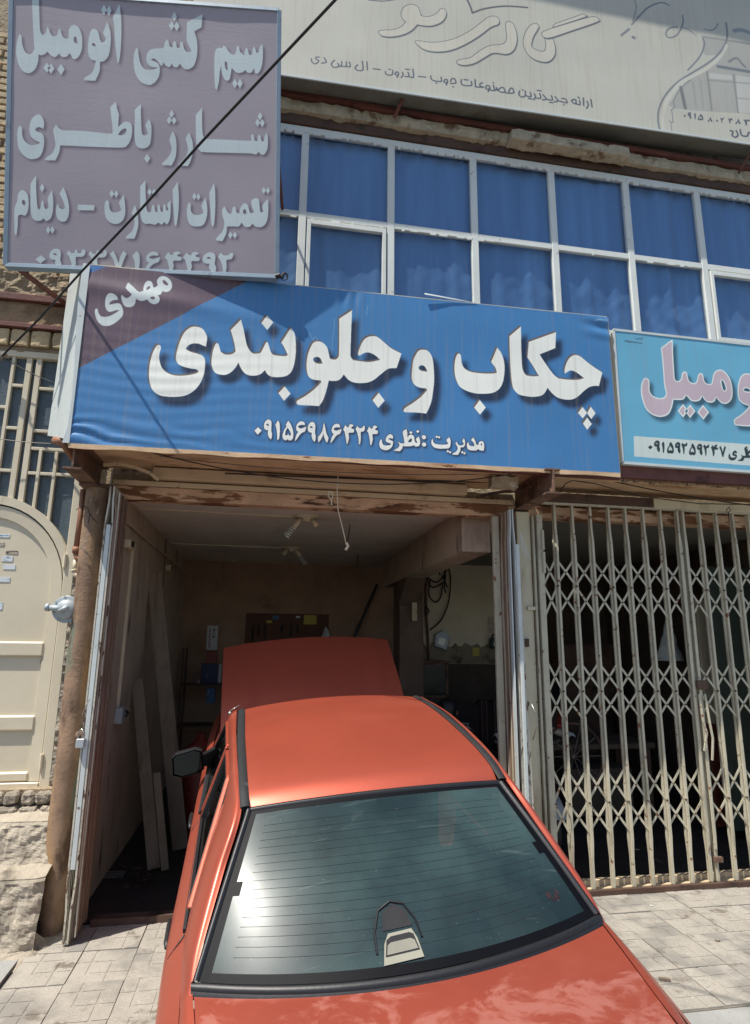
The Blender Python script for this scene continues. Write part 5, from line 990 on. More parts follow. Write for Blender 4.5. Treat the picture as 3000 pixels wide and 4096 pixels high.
    MB().hexa([sd(p) for p in ((.78,2.74,.925),(.785,2.88,.92),(.765,2.86,1.02),(.755,2.75,1.04),(.85,2.63,.965),(.85,2.67,.965),(.85,2.67,1.04),(.85,2.63,1.04))]).build('arm',M['black'],m_,bevel=.006)
# roof
P=[]
for i,(x,y,z) in enumerate(spl(edge,10)):
    t=i/(len(spl(edge,10))-1); R=[]
    for j in range(33):
        u=-1+2*j/32; yy=y-(.03*(1-u*u) if t<.001 else .03*(1-u*u)*(1-t)**6)+.035*(1-u*u)*t**4; R.append((u*(x-.002),yy,z+.030*(1-u*u)-.036*max(0,1-t*7)**2))
    P.append(R)
# soft roll down to the glass at the rear edge
back=[(u*(.565),1.143-.03*(1-u*u),1.300+.028*(1-u*u)) for u in [-1+2*j/32 for j in range(33)]]
cp(MB().grid([back]+P),'roof','car')
# rear window
def gl(u,v,off=0):
    bx=.751*(1-v)+.563*v; b=.030*(1-u*u)*(1-v)+.028*(1-u*u)*v
    y=(.677-.160*(1-u*u))*(1-v)+(1.145-.03*(1-u*u))*v; z=.975*(1-v)+1.320*v+.021*(1-u*u)*(1-v)+.028*(1-u*u)*v
    h=.010*math.sin(math.pi*v)*(1-.3*u*u)
    nx=(0,-.64,.76); return (u*bx,y+nx[1]*(h+off),z+nx[2]*(h+off))
def glgrid(u0,u1,v0,v1,off,nu=36,nv=20): return [[gl(u0+(u1-u0)*i/nu,v0+(v1-v0)*j/nv,off) for j in range(nv+1)] for i in range(nu+1)]
rgm=bpy.data.materials.new('dusty_rear_glass'); rgm.use_nodes=True
def rearglass(m):
    n=m.node_tree.nodes;L=m.node_tree.links;B=n['Principled BSDF']
    B.inputs['Base Color'].default_value=(*S(60,84,92),1)
    tc=n.new('ShaderNodeTexCoord')
    def no(s,st,d=6,rot=0,dist=0):
        mp=n.new('ShaderNodeMapping'); mp.inputs['Scale'].default_value=st; mp.inputs['Rotation'].default_value=(0,0,rot); L.new(tc.outputs['Object'],mp.inputs[0]); q=n.new('ShaderNodeTexNoise'); q.inputs['Scale'].default_value=s; q.inputs['Detail'].default_value=d; q.inputs['Distortion'].default_value=dist; L.new(mp.outputs[0],q.inputs[0]); return q.outputs[0]
    def mr(f,a,b,c=0,d=1):
        r=n.new('ShaderNodeMapRange'); r.interpolation_type='SMOOTHSTEP'; r.inputs[1].default_value=a; r.inputs[2].default_value=b; r.inputs[3].default_value=c; r.inputs[4].default_value=d; L.new(f,r.inputs[0]); return r.outputs[0]
    def mx(f,a,b):
        x=n.new('ShaderNodeMix'); x.data_type='RGBA'; L.new(f,x.inputs[0])
        for i,q in ((6,a),(7,b)):
            if isinstance(q,tuple): x.inputs[i].default_value=(*q,1)
            else: L.new(q,x.inputs[i])
        return x.outputs[2]
    c=mx(mr(no(2.2,(1,1,1)),.35,.7),S(36,52,56),S(62,82,82))
    c=mx(mr(no(5,(.5,9,1),3,.6),.66,.72,0,.10),c,S(150,165,160)); c=mx(mr(no(5,(.5,11,1),3,-.9),.68,.74,0,.16),c,S(150,165,160))
    c=mx(mr(no(90,(1,1,1),2),.70,.80,0,.4),c,S(150,160,155))
    L.new(c,B.inputs['Base Color']); L.new(mr(no(3,(1,1,1)),.3,.7,.30,.36),B.inputs['Roughness']); B.inputs['Specular IOR Level'].default_value=.14; B.inputs['Coat Weight'].default_value=.14; B.inputs['Coat Roughness'].default_value=.2
    L.new(mr(no(2.6,(1,1,1)),.3,.7,.62,.86),B.inputs['Alpha'])
    b=n.new('ShaderNodeBump'); b.inputs['Strength'].default_value=.03; L.new(no(3,(1,1,1)),b.inputs['Height']); L.new(b.outputs[0],B.inputs['Normal'])
rearglass(rgm)
rw=empty('rear_window'); rw.parent=car
cp(MB().grid(glgrid(-1,1,0,1,0)),'glass',rgm,True,rw)
bd=MB(); M['ceramic']=mat('black_ceramic_edge',S(12,13,17),.5,var=.05,bump=0,spec=.1)
u0,v0=.95,.045
for (a,b,c,d) in ((-1,-u0,0,1),(u0,1,0,1),(-u0,u0,0,v0),(-u0,u0,.965,1)): bd.grid(glgrid(a,b,c,d,.0015,24,16))
for s in (-1,1): bd.grid(glgrid(s*u0-.035*(s>0),s*u0+.035*(s<0),.44,.52,.0017,4,3))
for s in (-1,1):
    for vv in (v0,.93):
        pass
cp(bd,'black_border','ceramic',True,rw)
for k in range(16):
    v=.12+.050*k; cp(MB().tube([gl(-.87+1.74*i/16,v,.0008) for i in range(17)],.0005,4),'heating_line',mat('heating_line_brown',S(50,54,54),.6,bump=0) if k==0 else bpy.data.materials['heating_line_brown'],False,rw)
tr=MB(); L_=[gl(-1,v/20,.004) for v in range(21)]; R_2=[gl(1,v/20,.004) for v in range(21)]
for sg_,Q in ((-1,L_),(1,R_2)): tr.grid([[(x-sg_*.006,y,z),(x+sg_*.004,y-.005,z+.008),(x+sg_*.016,y-.003,z+.006),(x+sg_*.02,y,z-.006)] for x,y,z in Q])
tr.grid([[(x,y-.006,z-.004),(x,y-.003,z+.006),(x,y+.008,z+.009),(x,y+.014,z+.002)] for x,y,z in [gl(-1+i/16,1,.002) for i in range(33)]]); cp(tr,'trim','black',True,rw)
lt=MB(); pr=[gl(-1.02+2.04*i/32,-.03,.002) for i in range(33)]
lt.grid([[(x,y+.012,z+.012),(x,y+.004,z+.013),(x,y-.008,z+.004),(x,y-.010,z-.006)] for x,y,z in pr]); cp(lt,'lower_trim','black',True,rw)
lt=MB(); lt.grid([[(x,y-.010,z-.003),(x,y-.020,z-.012),(x,y-.026,z-.02)] for x,y,z in pr]); cp(lt,'gap_strip','black',True,rw)
lg_=MB()
for (a,b,c,d) in ((.835,.17,.845,.19),(.80,.165,.865,.168),(.81,.155,.855,.158),(.79,.178,.80,.21),(.81,.178,.815,.21),(.855,.178,.865,.21)): lg_.grid(glgrid(a,b if b>a else c,c-.0 if c<1 and c>.3 else c,d,.002,2,2)) if False else lg_.add([gl(a,b,.002),gl(c,b,.002),gl(c,d,.002),gl(a,d,.002)],[(0,1,2,3)])
cp(lg_,'glass_marking',mat('dark_red_marking',S(72,34,36),.5,bump=0),False,rw)
# trunk lid
P=[]
for i in range(25):
    t=i/24; R=[]
    for j in range(41):
        u=-1+2*j/40; yb=.640-.160*(1-u*u); y=yb*(1-t)+.055*t; x=u*(.760-.06*t); z=.955+.026*(1-u*u)-.012*t*t-.03*max(0,t-.9)*8*.4; R.append((x,y-.02*t*(1-u*u),z))
    P.append(R)
P.append([(x,y-.02,z-.04) for x,y,z in P[-1]]); P.append([(x,y-.01,z-.30) for x,y,z in P[-1]])
cp(MB().grid(P),'trunk_lid','trunkpaint')
# rear face, lamps, bumper
rf_=MB().hexa([(-.76,.03,.40),(.76,.03,.40),(.76,.12,.40),(-.76,.12,.40),(-.74,.045,.88),(.74,.045,.88),(.74,.12,.88),(-.74,.12,.88)]); cp(rf_,'rear_panel','car',False,bevel=.01)
lampm=mat('red_lamp_lens',S(150,20,16),.2,var=.05,bump=0,coat=.5)
for s in (-1,1): cp(MB().box((s*.68-.0 if s>0 else -.68-.0,.0,.60),(s*.68,.03,.61)) if False else MB().box((min(s*.40,s*.69),.012,.62),(max(s*.40,s*.69),.05,.76)),'tail_lamp',lampm,False,bevel=.01)
cp(MB().grid(patch([[(x,.10,z),(x*1.0,.0-.06*(1-(x/.85)**2),z),] for x in (-.83,-.6,0,.6,.83) for z in (.5,)][:0] or [[(-.90,.22,z),(-.86,.0,z),(0,-.06,z),(.86,.0,z),(.90,.22,z)] for z in (.26,.40,.54)],6,8)),'rear_bumper','rubber')
cp(MB().box((-.26,-.004,.64),(.26,.012,.755)),'number_plate','greypaint',False)
# windscreen, cowl, fenders, nose
P=patch([[(-.61,2.60,1.328),(0,2.64,1.355),(.61,2.60,1.328)],[(-.67,2.88,1.16),(0,2.94,1.18),(.67,2.88,1.16)],[(-.74,3.20,.95),(0,3.30,.955),(.74,3.20,.95)]],8,10)
cp(MB().grid(P),'windscreen','carglass')
cp(MB().box((-.76,3.20,.86),(.76,3.37,.935)),'cowl','black',False)
for sg in (1,-1):
    P=patch([[(xs,y,zs),(.70,y,zs+.022),(.64,y,zs+.018),(.635,y,zs-.10)] for y,xs,zs in ((3.25,.78,.89),(3.7,.765,.862),(4.15,.73,.80),(4.30,.69,.76))],8,4); cp(MB().grid(P if sg>0 else mir(P)),'fender_top','car')
    cp(MB().box((min(sg*.40,sg*.68),4.30,.58),(max(sg*.40,sg*.68),4.36,.70)),'headlight','steel',False,bevel=.01)
cp(MB().box((-.66,4.26,.30),(.66,4.33,.76)),'grille','black',False); cp(MB().grid(patch([[(-.80,4.15,z),(-.76,4.36,z),(0,4.44,z),(.76,4.36,z),(.80,4.15,z)] for z in (.24,.36,.5)],6,8)),'front_bumper','rubber')
cp(MB().box((-.62,3.48,.40),(.62,4.26,.62)).box((-.3,3.6,.62),(.25,4.1,.78)).box((.35,3.7,.62),(.52,3.95,.80)),'engine','cabin',False,bevel=.02)
cp(MB().box((-.80,.14,.20),(.80,4.2,.24)).box((-.72,.10,.24),(-.68,.60,.9)).box((-.70,.14,.24),(.70,.60,.80)),'underbody','black',False)
# hood
H=math.radians(37); c_,s_=math.cos(H),math.sin(H); P=[]
for i in range(17):
    t=i/16; R=[]
    for j in range(25):
        u=-1+2*j/24; hw=.752-.012*t; L=.85*t+.05*t*(1-u*u); b=.03*(1-u*u)+.012*math.sin(math.pi*t)-.02*max(0,t-.85)*3+(.008 if abs(abs(u)-.72)<.05 else 0)
        R.append((u*hw+.012,3.36+L*c_-b*s_,.955+L*s_+b*c_))
    P.append(R)
hd=MB().grid(P); hd.grid([[ (x,y+.03*s_,z-.03*c_) for x,y,z in R] for R in P]); o_=cp(hd,'hood','car')
ed=MB()
for Q in ([R[0] for R in P],[R[-1] for R in P],P[-1],P[0]): ed.grid([[(x,y,z),(x,y+.03*s_,z-.03*c_)] for x,y,z in Q])
cp(ed,'hood_edge','car')
cp(MB().tube([(.60,4.2,.74),(.45,3.36+.75*c_+.03,.93+.75*s_)],.006,6),'hood_prop','black')
# cabin: parcel shelf, seats, headrest lamp housing
cp(MB().box((-.66,.66,.86),(.66,1.12,.895)),'parcel_shelf','cabin',False)
cp(MB().box((-.64,1.10,.40),(.64,1.30,1.00)).box((-.62,1.30,.38),(.62,1.75,.56)),'rear_seat','cabin',False,bevel=.04)
for s in (-1,1): cp(MB().box((s*.37-.23,2.1,.40),(s*.37+.23,2.25,1.02)).box((s*.37-.22,2.25,.38),(s*.37+.22,2.75,.54)).box((s*.37-.13,2.12,1.02),(s*.37+.13,2.2,1.2)),'front_seat','cabin',False,bevel=.04)
cp(MB().box((-.70,2.95,.55),(.70,3.3,.93)),'dashboard','cabin',False,bevel=.03)
cp(MB().lathe([(.17,-.01),(.185,0),(.17,.01)],(-.37,2.86,.86),'y',20),'steering_wheel','black')
def onglass(u,v,o): return gl(u,v,o)
bl=empty('brake_lamp_housing'); bl.parent=car
def gprism(pts,o0,o1): 
    pts=[(u-.105,v) for u,v in pts]; n=len(pts); return MB().add([gl(u,v,o0) for u,v in pts]+[gl(u,v,o1) for u,v in pts],[tuple(range(n)),tuple(range(n,2*n))[::-1]]+[(i,(i+1)%n,n+(i+1)%n,n+i) for i in range(n)])
gprism([(-.075,.045),(.118,.06),(.105,.15),(.085,.195),(-.035,.185),(-.06,.14)],.003,.006).build('shell',M['beigeplastic'],bl)
gprism([(-.062,.082),(.105,.095),(.09,.168),(.07,.178),(-.025,.170),(-.048,.155)],.0062,.008).build('recess',M['cabin'],bl)
gprism([(-.055,.088),(.098,.10),(.088,.14),(.07,.15),(-.03,.142),(-.046,.13)],.0082,.0095).build('lens',mat('dull_beige_lens',S(128,126,112),.5,bump=0),bl)
MB().tube([gl(u-.105,v,.003) for u,v in ((-.10,.10),(-.10,.20),(-.07,.30),(0,.34),(.07,.32),(.115,.24),(.13,.15))],.004,5).build('rubber_hood',M['black'],bl)
gprism([(-.058,.20),(.095,.21),(.075,.29),(.02,.325),(-.045,.295)],.001,.003).build('cover',M['cabin'],bl)
# wheels
for (sg,y) in ((1,.91),(-1,.91),(1,3.58),(-1,3.58)):
    zc=.29+((-.045 if sg>0 else .055) if y<1 else -.02)
    w_=empty('wheel'); w_.parent=car
    MB().lathe([(.20,-.085),(.27,-.09),(.295,-.07),(.30,0),(.295,.07),(.27,.09),(.20,.085)],(sg*.79,y,zc),'x',36).build('tyre',M['rubber'],w_,smooth=True)
    MB().lathe([(0,sg*.06),(.06,sg*.065),(.07,sg*.04),(.17,sg*.035),(.20,sg*.075),(.205,-sg*.08)],(sg*.79,y,zc),'x',32).build('rim',M['steel'],w_,smooth=True)
for a_,b_,y_ in ((.50,.80,.91),(-.80,-.50,.91),(.50,.80,3.58),(-.80,-.50,3.58)): cp(MB().lathe([(.33,a_),(.33,b_)],(0,y_,.29),'x',32),'wheel_well','black')
cp(MB().tube([(-.60,2.56,1.365),(-.66,2.54,1.34),(-.65,2.56,1.335)],.004,5).lathe([(0,.012),(.01,.008),(.012,0)],(-.66,2.54,1.325),'z',8),'aerial_mount','steel')
# jack stands hold the raised front
def jack(x):
    j=empty('jack_stand','steel jack stand under the left front sill of the red sedan' if x<0.5 else 'steel jack stand under the right front sill of the red sedan','jack stand',loc=(x,4.75,0))
    for a in range(4):
        an=math.pi/4+a*math.pi/2; child(MB().bar((x+.13*math.cos(an),4.75+.13*math.sin(an),0),(x+.03*math.cos(an),4.75+.03*math.sin(an),.36),.03,.008).build('leg',M['redoxide']),j)
    child(MB().tube([(x,4.75,.2),(x,4.75,.5)],.022,10).box((x-.05,4.70,.5),(x+.05,4.80,.52)).build('post',M['darksteel']),j)
jack(-.05);jack(1.25)
# ================================================================== INSIDE THE GARAGE
def px(x,y,Y): return Vector(at(x,y,Y))
# ceiling lamp holders with spiral bulbs
def lamp(c,dx,lab,bulb=True):
    e=empty('ceiling_lamp',lab,'lamp',loc=tuple(c)); c=Vector(c)
    child(MB().lathe([(.0,0),(.14,0),(.14,-.012),(.05,-.02),(.04,-.05),(0,-.055)],c,'z',20).build('plate',M['pvc'],smooth=True),e)
    for s in (-1,1):
        b=c+Vector((s*.06,0,-.03)); t=b+Vector((s*.05,-.01,-.07)); child(MB().tube([b,t],[.022,.03],10).build('holder',M['pvc'],smooth=True),e)
        if s==dx and bulb:
            q=[]; d=(t-b).normalized(); a=d.orthogonal().normalized(); n=d.cross(a)
            for k in range(60): an=k*.52; q.append(t+d*(.02+.0022*k)+(a*math.cos(an)+n*math.sin(an))*.026)
            child(MB().tube(q,.008,6).build('spiral_bulb',M['greypaint'],smooth=True),e)
            child(MB().tube([t,t+d*.03],.026,10).build('bulb_base',M['pvc']),e)
lamp(px(1225,2095,6.05).xy.to_3d()+Vector((0,0,CEI)),-1,'nearer ceiling lamp fitting with one white spiral bulb')
lamp(px(1165,2222,8.2).xy.to_3d()+Vector((0,0,CEI)),1,'farther ceiling lamp fitting deeper in the garage')
tag(MB().bar((-1.24,6.0,CEI-.008),(.33,6.08,CEI-.008),.022,.014).build('cable_trunking',M['pvc']),'nearer cable trunking running across the ceiling to the first lamp','trunking')
tag(MB().bar((-1.24,8.15,CEI-.008),(.2,8.2,CEI-.008),.022,.014).build('cable_trunking',M['pvc']),'farther cable trunking running across the ceiling to the second lamp','trunking')
tag(MB().bar((-1.235,5.40,3.02),(-1.235,9.8,3.02),.02,.03).build('wall_trunking',M['plasterL']),'cable trunking along the top of the left garage wall','trunking')
tag(MB().tube([px(1400,2098,6.3)]+[px(1395,2140,6.3),px(1384,2182,6.3)],.006,5).build('hanging_wire',M['darkcab']),'short dark wire hanging from the garage ceiling behind the pull cord','wire')
tag(MB().tube([Vector(px(1430,2215,8.6)),Vector(px(1428,2270,8.6))],.006,5).build('hanging_wire',M['darkcab']),'short dark wire hanging far back from the garage ceiling','wire')
sw=empty('junction_box','long plastic junction box on the upper left garage wall','junction box',loc=(-1.25,5.85,2.9))
child(MB().box((-1.26,5.62,2.80),(-1.20,5.86,2.88)).build('box',M['pvc'],bevel=.01),sw); child(MB().box((-1.20,5.66,2.815),(-1.19,5.74,2.865)).build('switch',M['black']),sw)
sw=empty('switch_box','small junction box far back on the left garage wall','junction box',loc=(-1.25,8.1,2.9)); child(MB().box((-1.26,7.95,2.86),(-1.19,8.12,2.93)).build('box',M['pvc'],bevel=.01),sw); child(MB().box((-1.19,7.98,2.87),(-1.184,8.05,2.92)).build('switch',M['black']),sw)
cd=empty('conduit','pale vertical conduit on the left garage wall ending in a small socket box','conduit',loc=(-1.24,6.0,2)); 
child(MB().box((-1.26,5.96,1.42),(-1.235,5.99,2.82)).build('tube',M['pvc']),cd); child(MB().box((-1.26,5.90,1.28),(-1.19,6.02,1.42)).build('socket',M['gasgrey'],bevel=.008),cd)
child(MB().tube([(-1.22,6.02,1.40),(-1.17,6.04,1.36),(-1.19,6.02,1.33)],.014,6).build('plug',M['black']),cd)
# planks leaning on the left wall
tag(MB().bar((-1.22,7.0,2.72),(-.70,6.7,.02),.15,.03,(0,1,0)).build('plank',M['wood'],bevel=.003),'tall grey wooden plank leaning against the left garage wall','plank')
tag(MB().bar((-1.22,6.6,1.62),(-.86,6.2,.02),.11,.04,(0,1,0)).build('plank',M['wood'],bevel=.003),'shorter wooden plank leaning below the socket box','plank')
tag(MB().bar((-.92,6.3,.80),(-.76,6.15,.02),.065,.03,(0,1,0)).build('plank',M['wood'],bevel=.003),'shortest wooden plank standing in front of the leaning ones','plank')
# shelf rack with boxes at the back left
YB=9.3
rk=empty('shelf_rack','dark shelf rack with boxes at the back left of the garage','shelf',loc=(-.7,YB,0))
a=px(770,2735,YB); b=px(885,2735,YB)
for z in (a.z,a.z-.55,a.z-1.1): child(MB().box((a.x-.15,YB-.2,z-.02),(b.x+.12,YB+.25,z)).build('shelf_board',M['darksteel']),rk)
for x in (a.x-.15,b.x+.10):
    for y in (YB-.2,YB+.23): child(MB().box((x,y,0),(x+.03,y+.03,a.z+.5)).build('upright',M['darksteel']),rk)
bxm={k:mat('carton_'+k,c,.5,var=.06,bump=.02,spots=[(S(180,184,190),26,.66,.03,(1,1,.4))]) for k,c in dict(white=S(176,172,168),red=S(120,40,30),navy=S(24,36,70),blue=S(60,96,130),brown=S(90,62,44)).items()}
def carton(p0,p1,Y,k,lab,d=.12): 
    a=px(*p0,Y);b=px(*p1,Y); return tag(MB().box((a.x,Y,b.z),(b.x,Y+d,a.z)).build('carton',bxm[k],bevel=.004),lab,'box')
ab=carton((830,2502),(868,2600),YB,'white','tall white carton with an arrow print standing above the red one'); 
am=MB(); c=px(856,2535,YB-.002); am.box((c.x-.004,YB-.004,c.z-.05),(c.x+.004,YB-.001,c.z+.06)); am.prism([(c.x-.018,YB-.004,c.z+.045),(c.x+.018,YB-.004,c.z+.045),(c.x,YB-.004,c.z+.08)],(0,.003,0)); am.prism([(c.x-.018,YB-.004,c.z-.035),(c.x+.018,YB-.004,c.z-.035),(c.x,YB-.004,c.z-.07)],(0,.003,0)); o_=am.build('arrow_print',M['black']); o_.parent=ab
tx_=MB(); c=px(840,2520,YB); 
for k in range(9): tx_.box((c.x-.01,YB-.003,c.z-.0-.03*k),(c.x+.012,YB-.001,c.z-.0-.03*k+.018))
o_=tx_.build('red_print',bxm['red']); o_.parent=ab
carton((826,2604),(866,2650),YB,'red','red carton right under the tall white carton')
carton((806,2654),(836,2735),YB,'navy','left navy oil filter carton on the rack')
carton((838,2654),(872,2735),YB,'navy','right navy oil filter carton beside the first')
carton((874,2656),(884,2732),YB,'white','narrow pale carton at the end of the rack beside the hood')
carton((828,2752),(858,2812),YB-.05,'blue','small light blue carton on the lower rack shelf')
carton((776,2690),(804,2738),YB,'brown','brown carton at the left end of the rack')
# pegboard with papers
pgb=empty('tool_board','brown tool board with papers on the back wall of the garage','board',loc=(0,GY1-.05,2.2))
a=px(985,2452,GY1-.03); b=px(1312,2600,GY1-.03)
child(MB().box((a.x,GY1-.03,b.z-.3),(b.x,GY1-.002,a.z)).build('board',mat('brown_hardboard',S(92,60,44),.8,var=.1,bump=.1)),pgb)
yel=mat('yellow_paper',S(186,170,84),.8,var=.06,bump=0,spots=[(S(120,104,60),30,.6,.04)])
def paper(p0,p1,m,Y=GY1-.034,par=None,nm='paper',rot=0):
    a=px(*p0,Y);b=px(*p1,Y); o=MB().box((a.x,Y,b.z),(b.x,Y+.002,a.z)).build(nm,m)
    return child(o,par) if par else o
paper((1216,2460),(1266,2498),yel,par=pgb); paper((1090,2462),(1115,2478),bxm['blue'],par=pgb,nm='sticker'); paper((1066,2482),(1088,2492),yel,par=pgb,nm='sticker'); paper((1184,2464),(1200,2472),M['greypaint'],par=pgb,nm='sticker')
for k,(x,l) in enumerate(((1015,60),(1035,40),(1060,55),(1130,30),(1165,45),(1190,35))):
    t=px(x,2500,GY1-.05); child(MB().tube([t,t+Vector((.01*(k%3-1),0,-l*.004))],.012,6).build('tool',M['black']),pgb)
cr_=px(1302,2560,GY1-.12); tag(roughen(MB().lathe([(0,.22),(.03,.18),(.05,.1),(.09,0),(.1,-.1),(0,-.1)],cr_,'z',12).build('white_rag',M['greypaint']),.02,9),'white rag hanging beside the tool board just above the hood','rag')
tag(MB().bar(px(1508,2338,GY1-.1),px(1412,2560,GY1-.25),.045,.045,(0,1,0)).build('dark_bar',M['black']),'dark bar leaning against the back wall above the hood','bar')
tag(MB().box((1.98,8.22,2.3),(2.05,8.28,3.0)).build('wall_strip',M['header']),'worn pale strip on the pillar at the back','strip')
# cables and meter on the pale wall
YW=GY1-.62
ce=empty('cable_bunch','bunch of dark electric cables on the pale back wall','cables',loc=tuple(px(1760,2300,YW)))
child(MB().tube([px(1702,2275,YW),px(1704,2450,YW-.01),px(1712,2560,YW),px(1714,2650,YW)],.022,8).build('riser_pipe',M['rust'],smooth=True),ce)
for pts in ([(1702,2300),(1740,2330),(1770,2310),(1790,2270)],[(1705,2310),(1730,2350),(1775,2330)],[(1790,2262),(1802,2310),(1796,2400),(1770,2470),(1745,2500),(1720,2520)],[(1720,2320),(1716,2380),(1740,2408),(1762,2390),(1770,2340)],[(1775,2258),(1782,2300),(1778,2345),(1784,2372)],[(1788,2262),(1776,2310),(1790,2350)],[(1700,2420),(1716,2445),(1702,2460)],[(1760,2300),(1752,2270),(1775,2255),(1792,2275)]):
    child(MB().tube(spl([tuple(px(x,y,YW-.03)) for x,y in pts],4),.011,6).build('cable',M['darkcab'],smooth=True),ce)
tag(MB().tube([px(1700,2248,YW-.0),px(2010,2262,YW-.0)],.014,6).build('rail_pipe',M['darksteel']),'thin dark pipe along the top of the pale back wall','pipe')
mt_=empty('wall_meter','small house shaped metal meter on the pale back wall','meter',loc=tuple(px(1765,2540,YW)))
a=px(1742,2548,YW-.05); child(MB().prism([(a.x-.02,YW-.06,a.z-.13),(a.x+.17,YW-.06,a.z-.20),(a.x+.23,YW-.06,a.z+.0),(a.x+.13,YW-.06,a.z+.11),(a.x,YW-.06,a.z+.04)],(0,.05,0)).build('case',M['gasgrey'],bevel=.006),mt_)
child(MB().prism([(a.x+.03,YW-.063,a.z-.10),(a.x+.13,YW-.063,a.z-.135),(a.x+.16,YW-.063,a.z-.03),(a.x+.06,YW-.063,a.z-.0)],(0,.002,0)).build('dial',M['steel']),mt_)
calm=mat('calendar_print',S(186,170,150),.7,var=.06,bump=0,spots=[(S(150,50,40),16,.6,.03),(S(90,84,80),22,.62,.03)])
o_=paper((1952,2468),(1982,2532),calm,YW-.01,nm='wall_calendar'); tag(o_,'small printed calendar sheet on the pale back wall','calendar')
gn=empty('oil_can','dark green oil can on the wall below the calendar','can',loc=tuple(px(1985,2565,YW)))
a=px(1985,2568,YW-.1); child(MB().box((a.x-.1,YW-.14,a.z-.1),(a.x+.12,YW-.02,a.z+.06)).build('body',mat('dark_green_plastic',S(28,60,50),.4,bump=.02),bevel=.02),gn); child(MB().tube([a+Vector((-.05,.04,.06)),a+Vector((-.04,.04,.11)),a+Vector((.05,.04,.11)),a+Vector((.06,.04,.06))],.014,6).build('handle',M['black']),gn); child(MB().box((a.x-.06,YW-.145,a.z-.06),(a.x+.06,YW-.14,a.z+.0)).build('label',M['pvc']),gn)
o_=paper((1890,2590),(1918,2624),yel,YW-.03,nm='yellow_note'); tag(o_,'small yellow note on the stained band of the pale wall','note')
cb=empty('metal_cabinet','rusty open metal cabinet frame with dark front below the meter','cabinet',loc=tuple(px(1720,2750,8.6)))
a=px(1648,2650,8.6);b=px(1792,2790,8.6)
for x0,x1,z0,z1 in ((a.x,b.x,a.z-.03,a.z),(a.x,b.x,b.z,b.z+.03),(a.x,a.x+.03,b.z,a.z),(b.x-.03,b.x,b.z,a.z)): child(MB().box((x0,8.58,z0),(x1,8.62,z1)).build('frame',M['rust']),cb)
child(MB().box((a.x+.03,8.6,b.z+.03),(b.x-.03,8.98,a.z-.03)).build('front_glass',mat('dark_glass',S(24,26,26),.15,bump=0)),cb); child(MB().box((a.x+.02,8.62,.0),(b.x-.02,9.0,b.z)).build('base',M['darksteel']),cb); child(MB().box((a.x-.02,8.5,a.z+.002),(b.x+.02,8.95,a.z+.025)).build('top',M['rust']),cb)
# seats standing on the right
sf=mat('dark_seat_fabric',S(40,30,30),.85,var=.1,bump=.1); sp=mat('seat_piping',S(96,74,64),.7,bump=0)
so_=empty('bench_seat','long dark striped bench seat standing behind the crouching person','bench seat',loc=(2.5,8.1,0))
for (p0,p1,nm) in ((1742,1905,'backrest'),(1908,1960,'armrest'),(1963,1998,'armrest')):
    a=px(p0,2802,8.1);b=px(p1,2802,8.1); ztop=a.z-(.0 if nm=='backrest' else -.02); w_=b.x-a.x
    P=[[(a.x+w_*u,8.1-.06*math.sin(math.pi*u),.5+(ztop-.5)*t-(.07*(2*u-1)**4 if t>.95 else 0)) for t in [k/8 for k in range(9)]] for u in [k/10 for k in range(11)]]
    P=[R+[(R[-1][0],8.22,R[-1][2]-.02)] for R in P]
    child(MB().grid(P).build(nm,sf,smooth=True),so_)
    if nm=='armrest':
        for u in (.25,.6): child(MB().tube([(a.x+w_*u,8.1-.065*math.sin(math.pi*u)-.004,.6+(ztop-.62)*t) for t in (0,.3,.6,.9,.99)],.007,5).build('piping',sp),so_)
a=px(1742,2802,8.1);b=px(1998,2802,8.1); child(MB().box((a.x,7.55,.42),(b.x,8.16,.72)).build('cushion',sf,bevel=.05),so_); child(MB().box((a.x+.03,7.6,0),(b.x-.03,8.15,.42)).build('base',M['darksteel']),so_)
# rubbish by the left wall
random.seed(9)
rb=MB()
for k in range(16):
    c=Vector((-1.05+random.uniform(-.12,.25),6.0+random.uniform(-.3,.35),.03)); pts=[c+Vector((random.uniform(-.045,.045),random.uniform(-.045,.045),random.uniform(0,.04))) for _ in range(4)]; rb.add(pts,[(0,1,2),(0,2,3)])
tag(rb.build('rubbish',M['darksteel']),'crumpled plastic and paper rubbish on the floor by the left wall',"rubbish",kind='stuff')
gv=empty('floor_grate','small dark floor grate just inside the garage','grate',loc=(-.95,5.55,0))
a=Vector(atZ(450,3500,.0)); child(MB().box((a.x-.13,a.y-.1,-.003),(a.x+.13,a.y+.1,.004)).build('plate',M['black']),gv)
for k in range(4): child(MB().box((a.x-.1,a.y-.08+k*.045,.004),(a.x+.1,a.y-.065+k*.045,.008)).build('slat',M['steel']),gv)
# gas cylinder glimpsed left of the car
tag(MB().lathe([(0,0),(.18,.01),(.19,.05),(.19,.75),(.16,.88),(.06,.95),(.05,1.02),(0,1.03)],(-.62,7.2,0),'z',24).build('gas_cylinder',bxm['red'],smooth=True),'dark red gas cylinder in the shade left of the hood','gas cylinder')
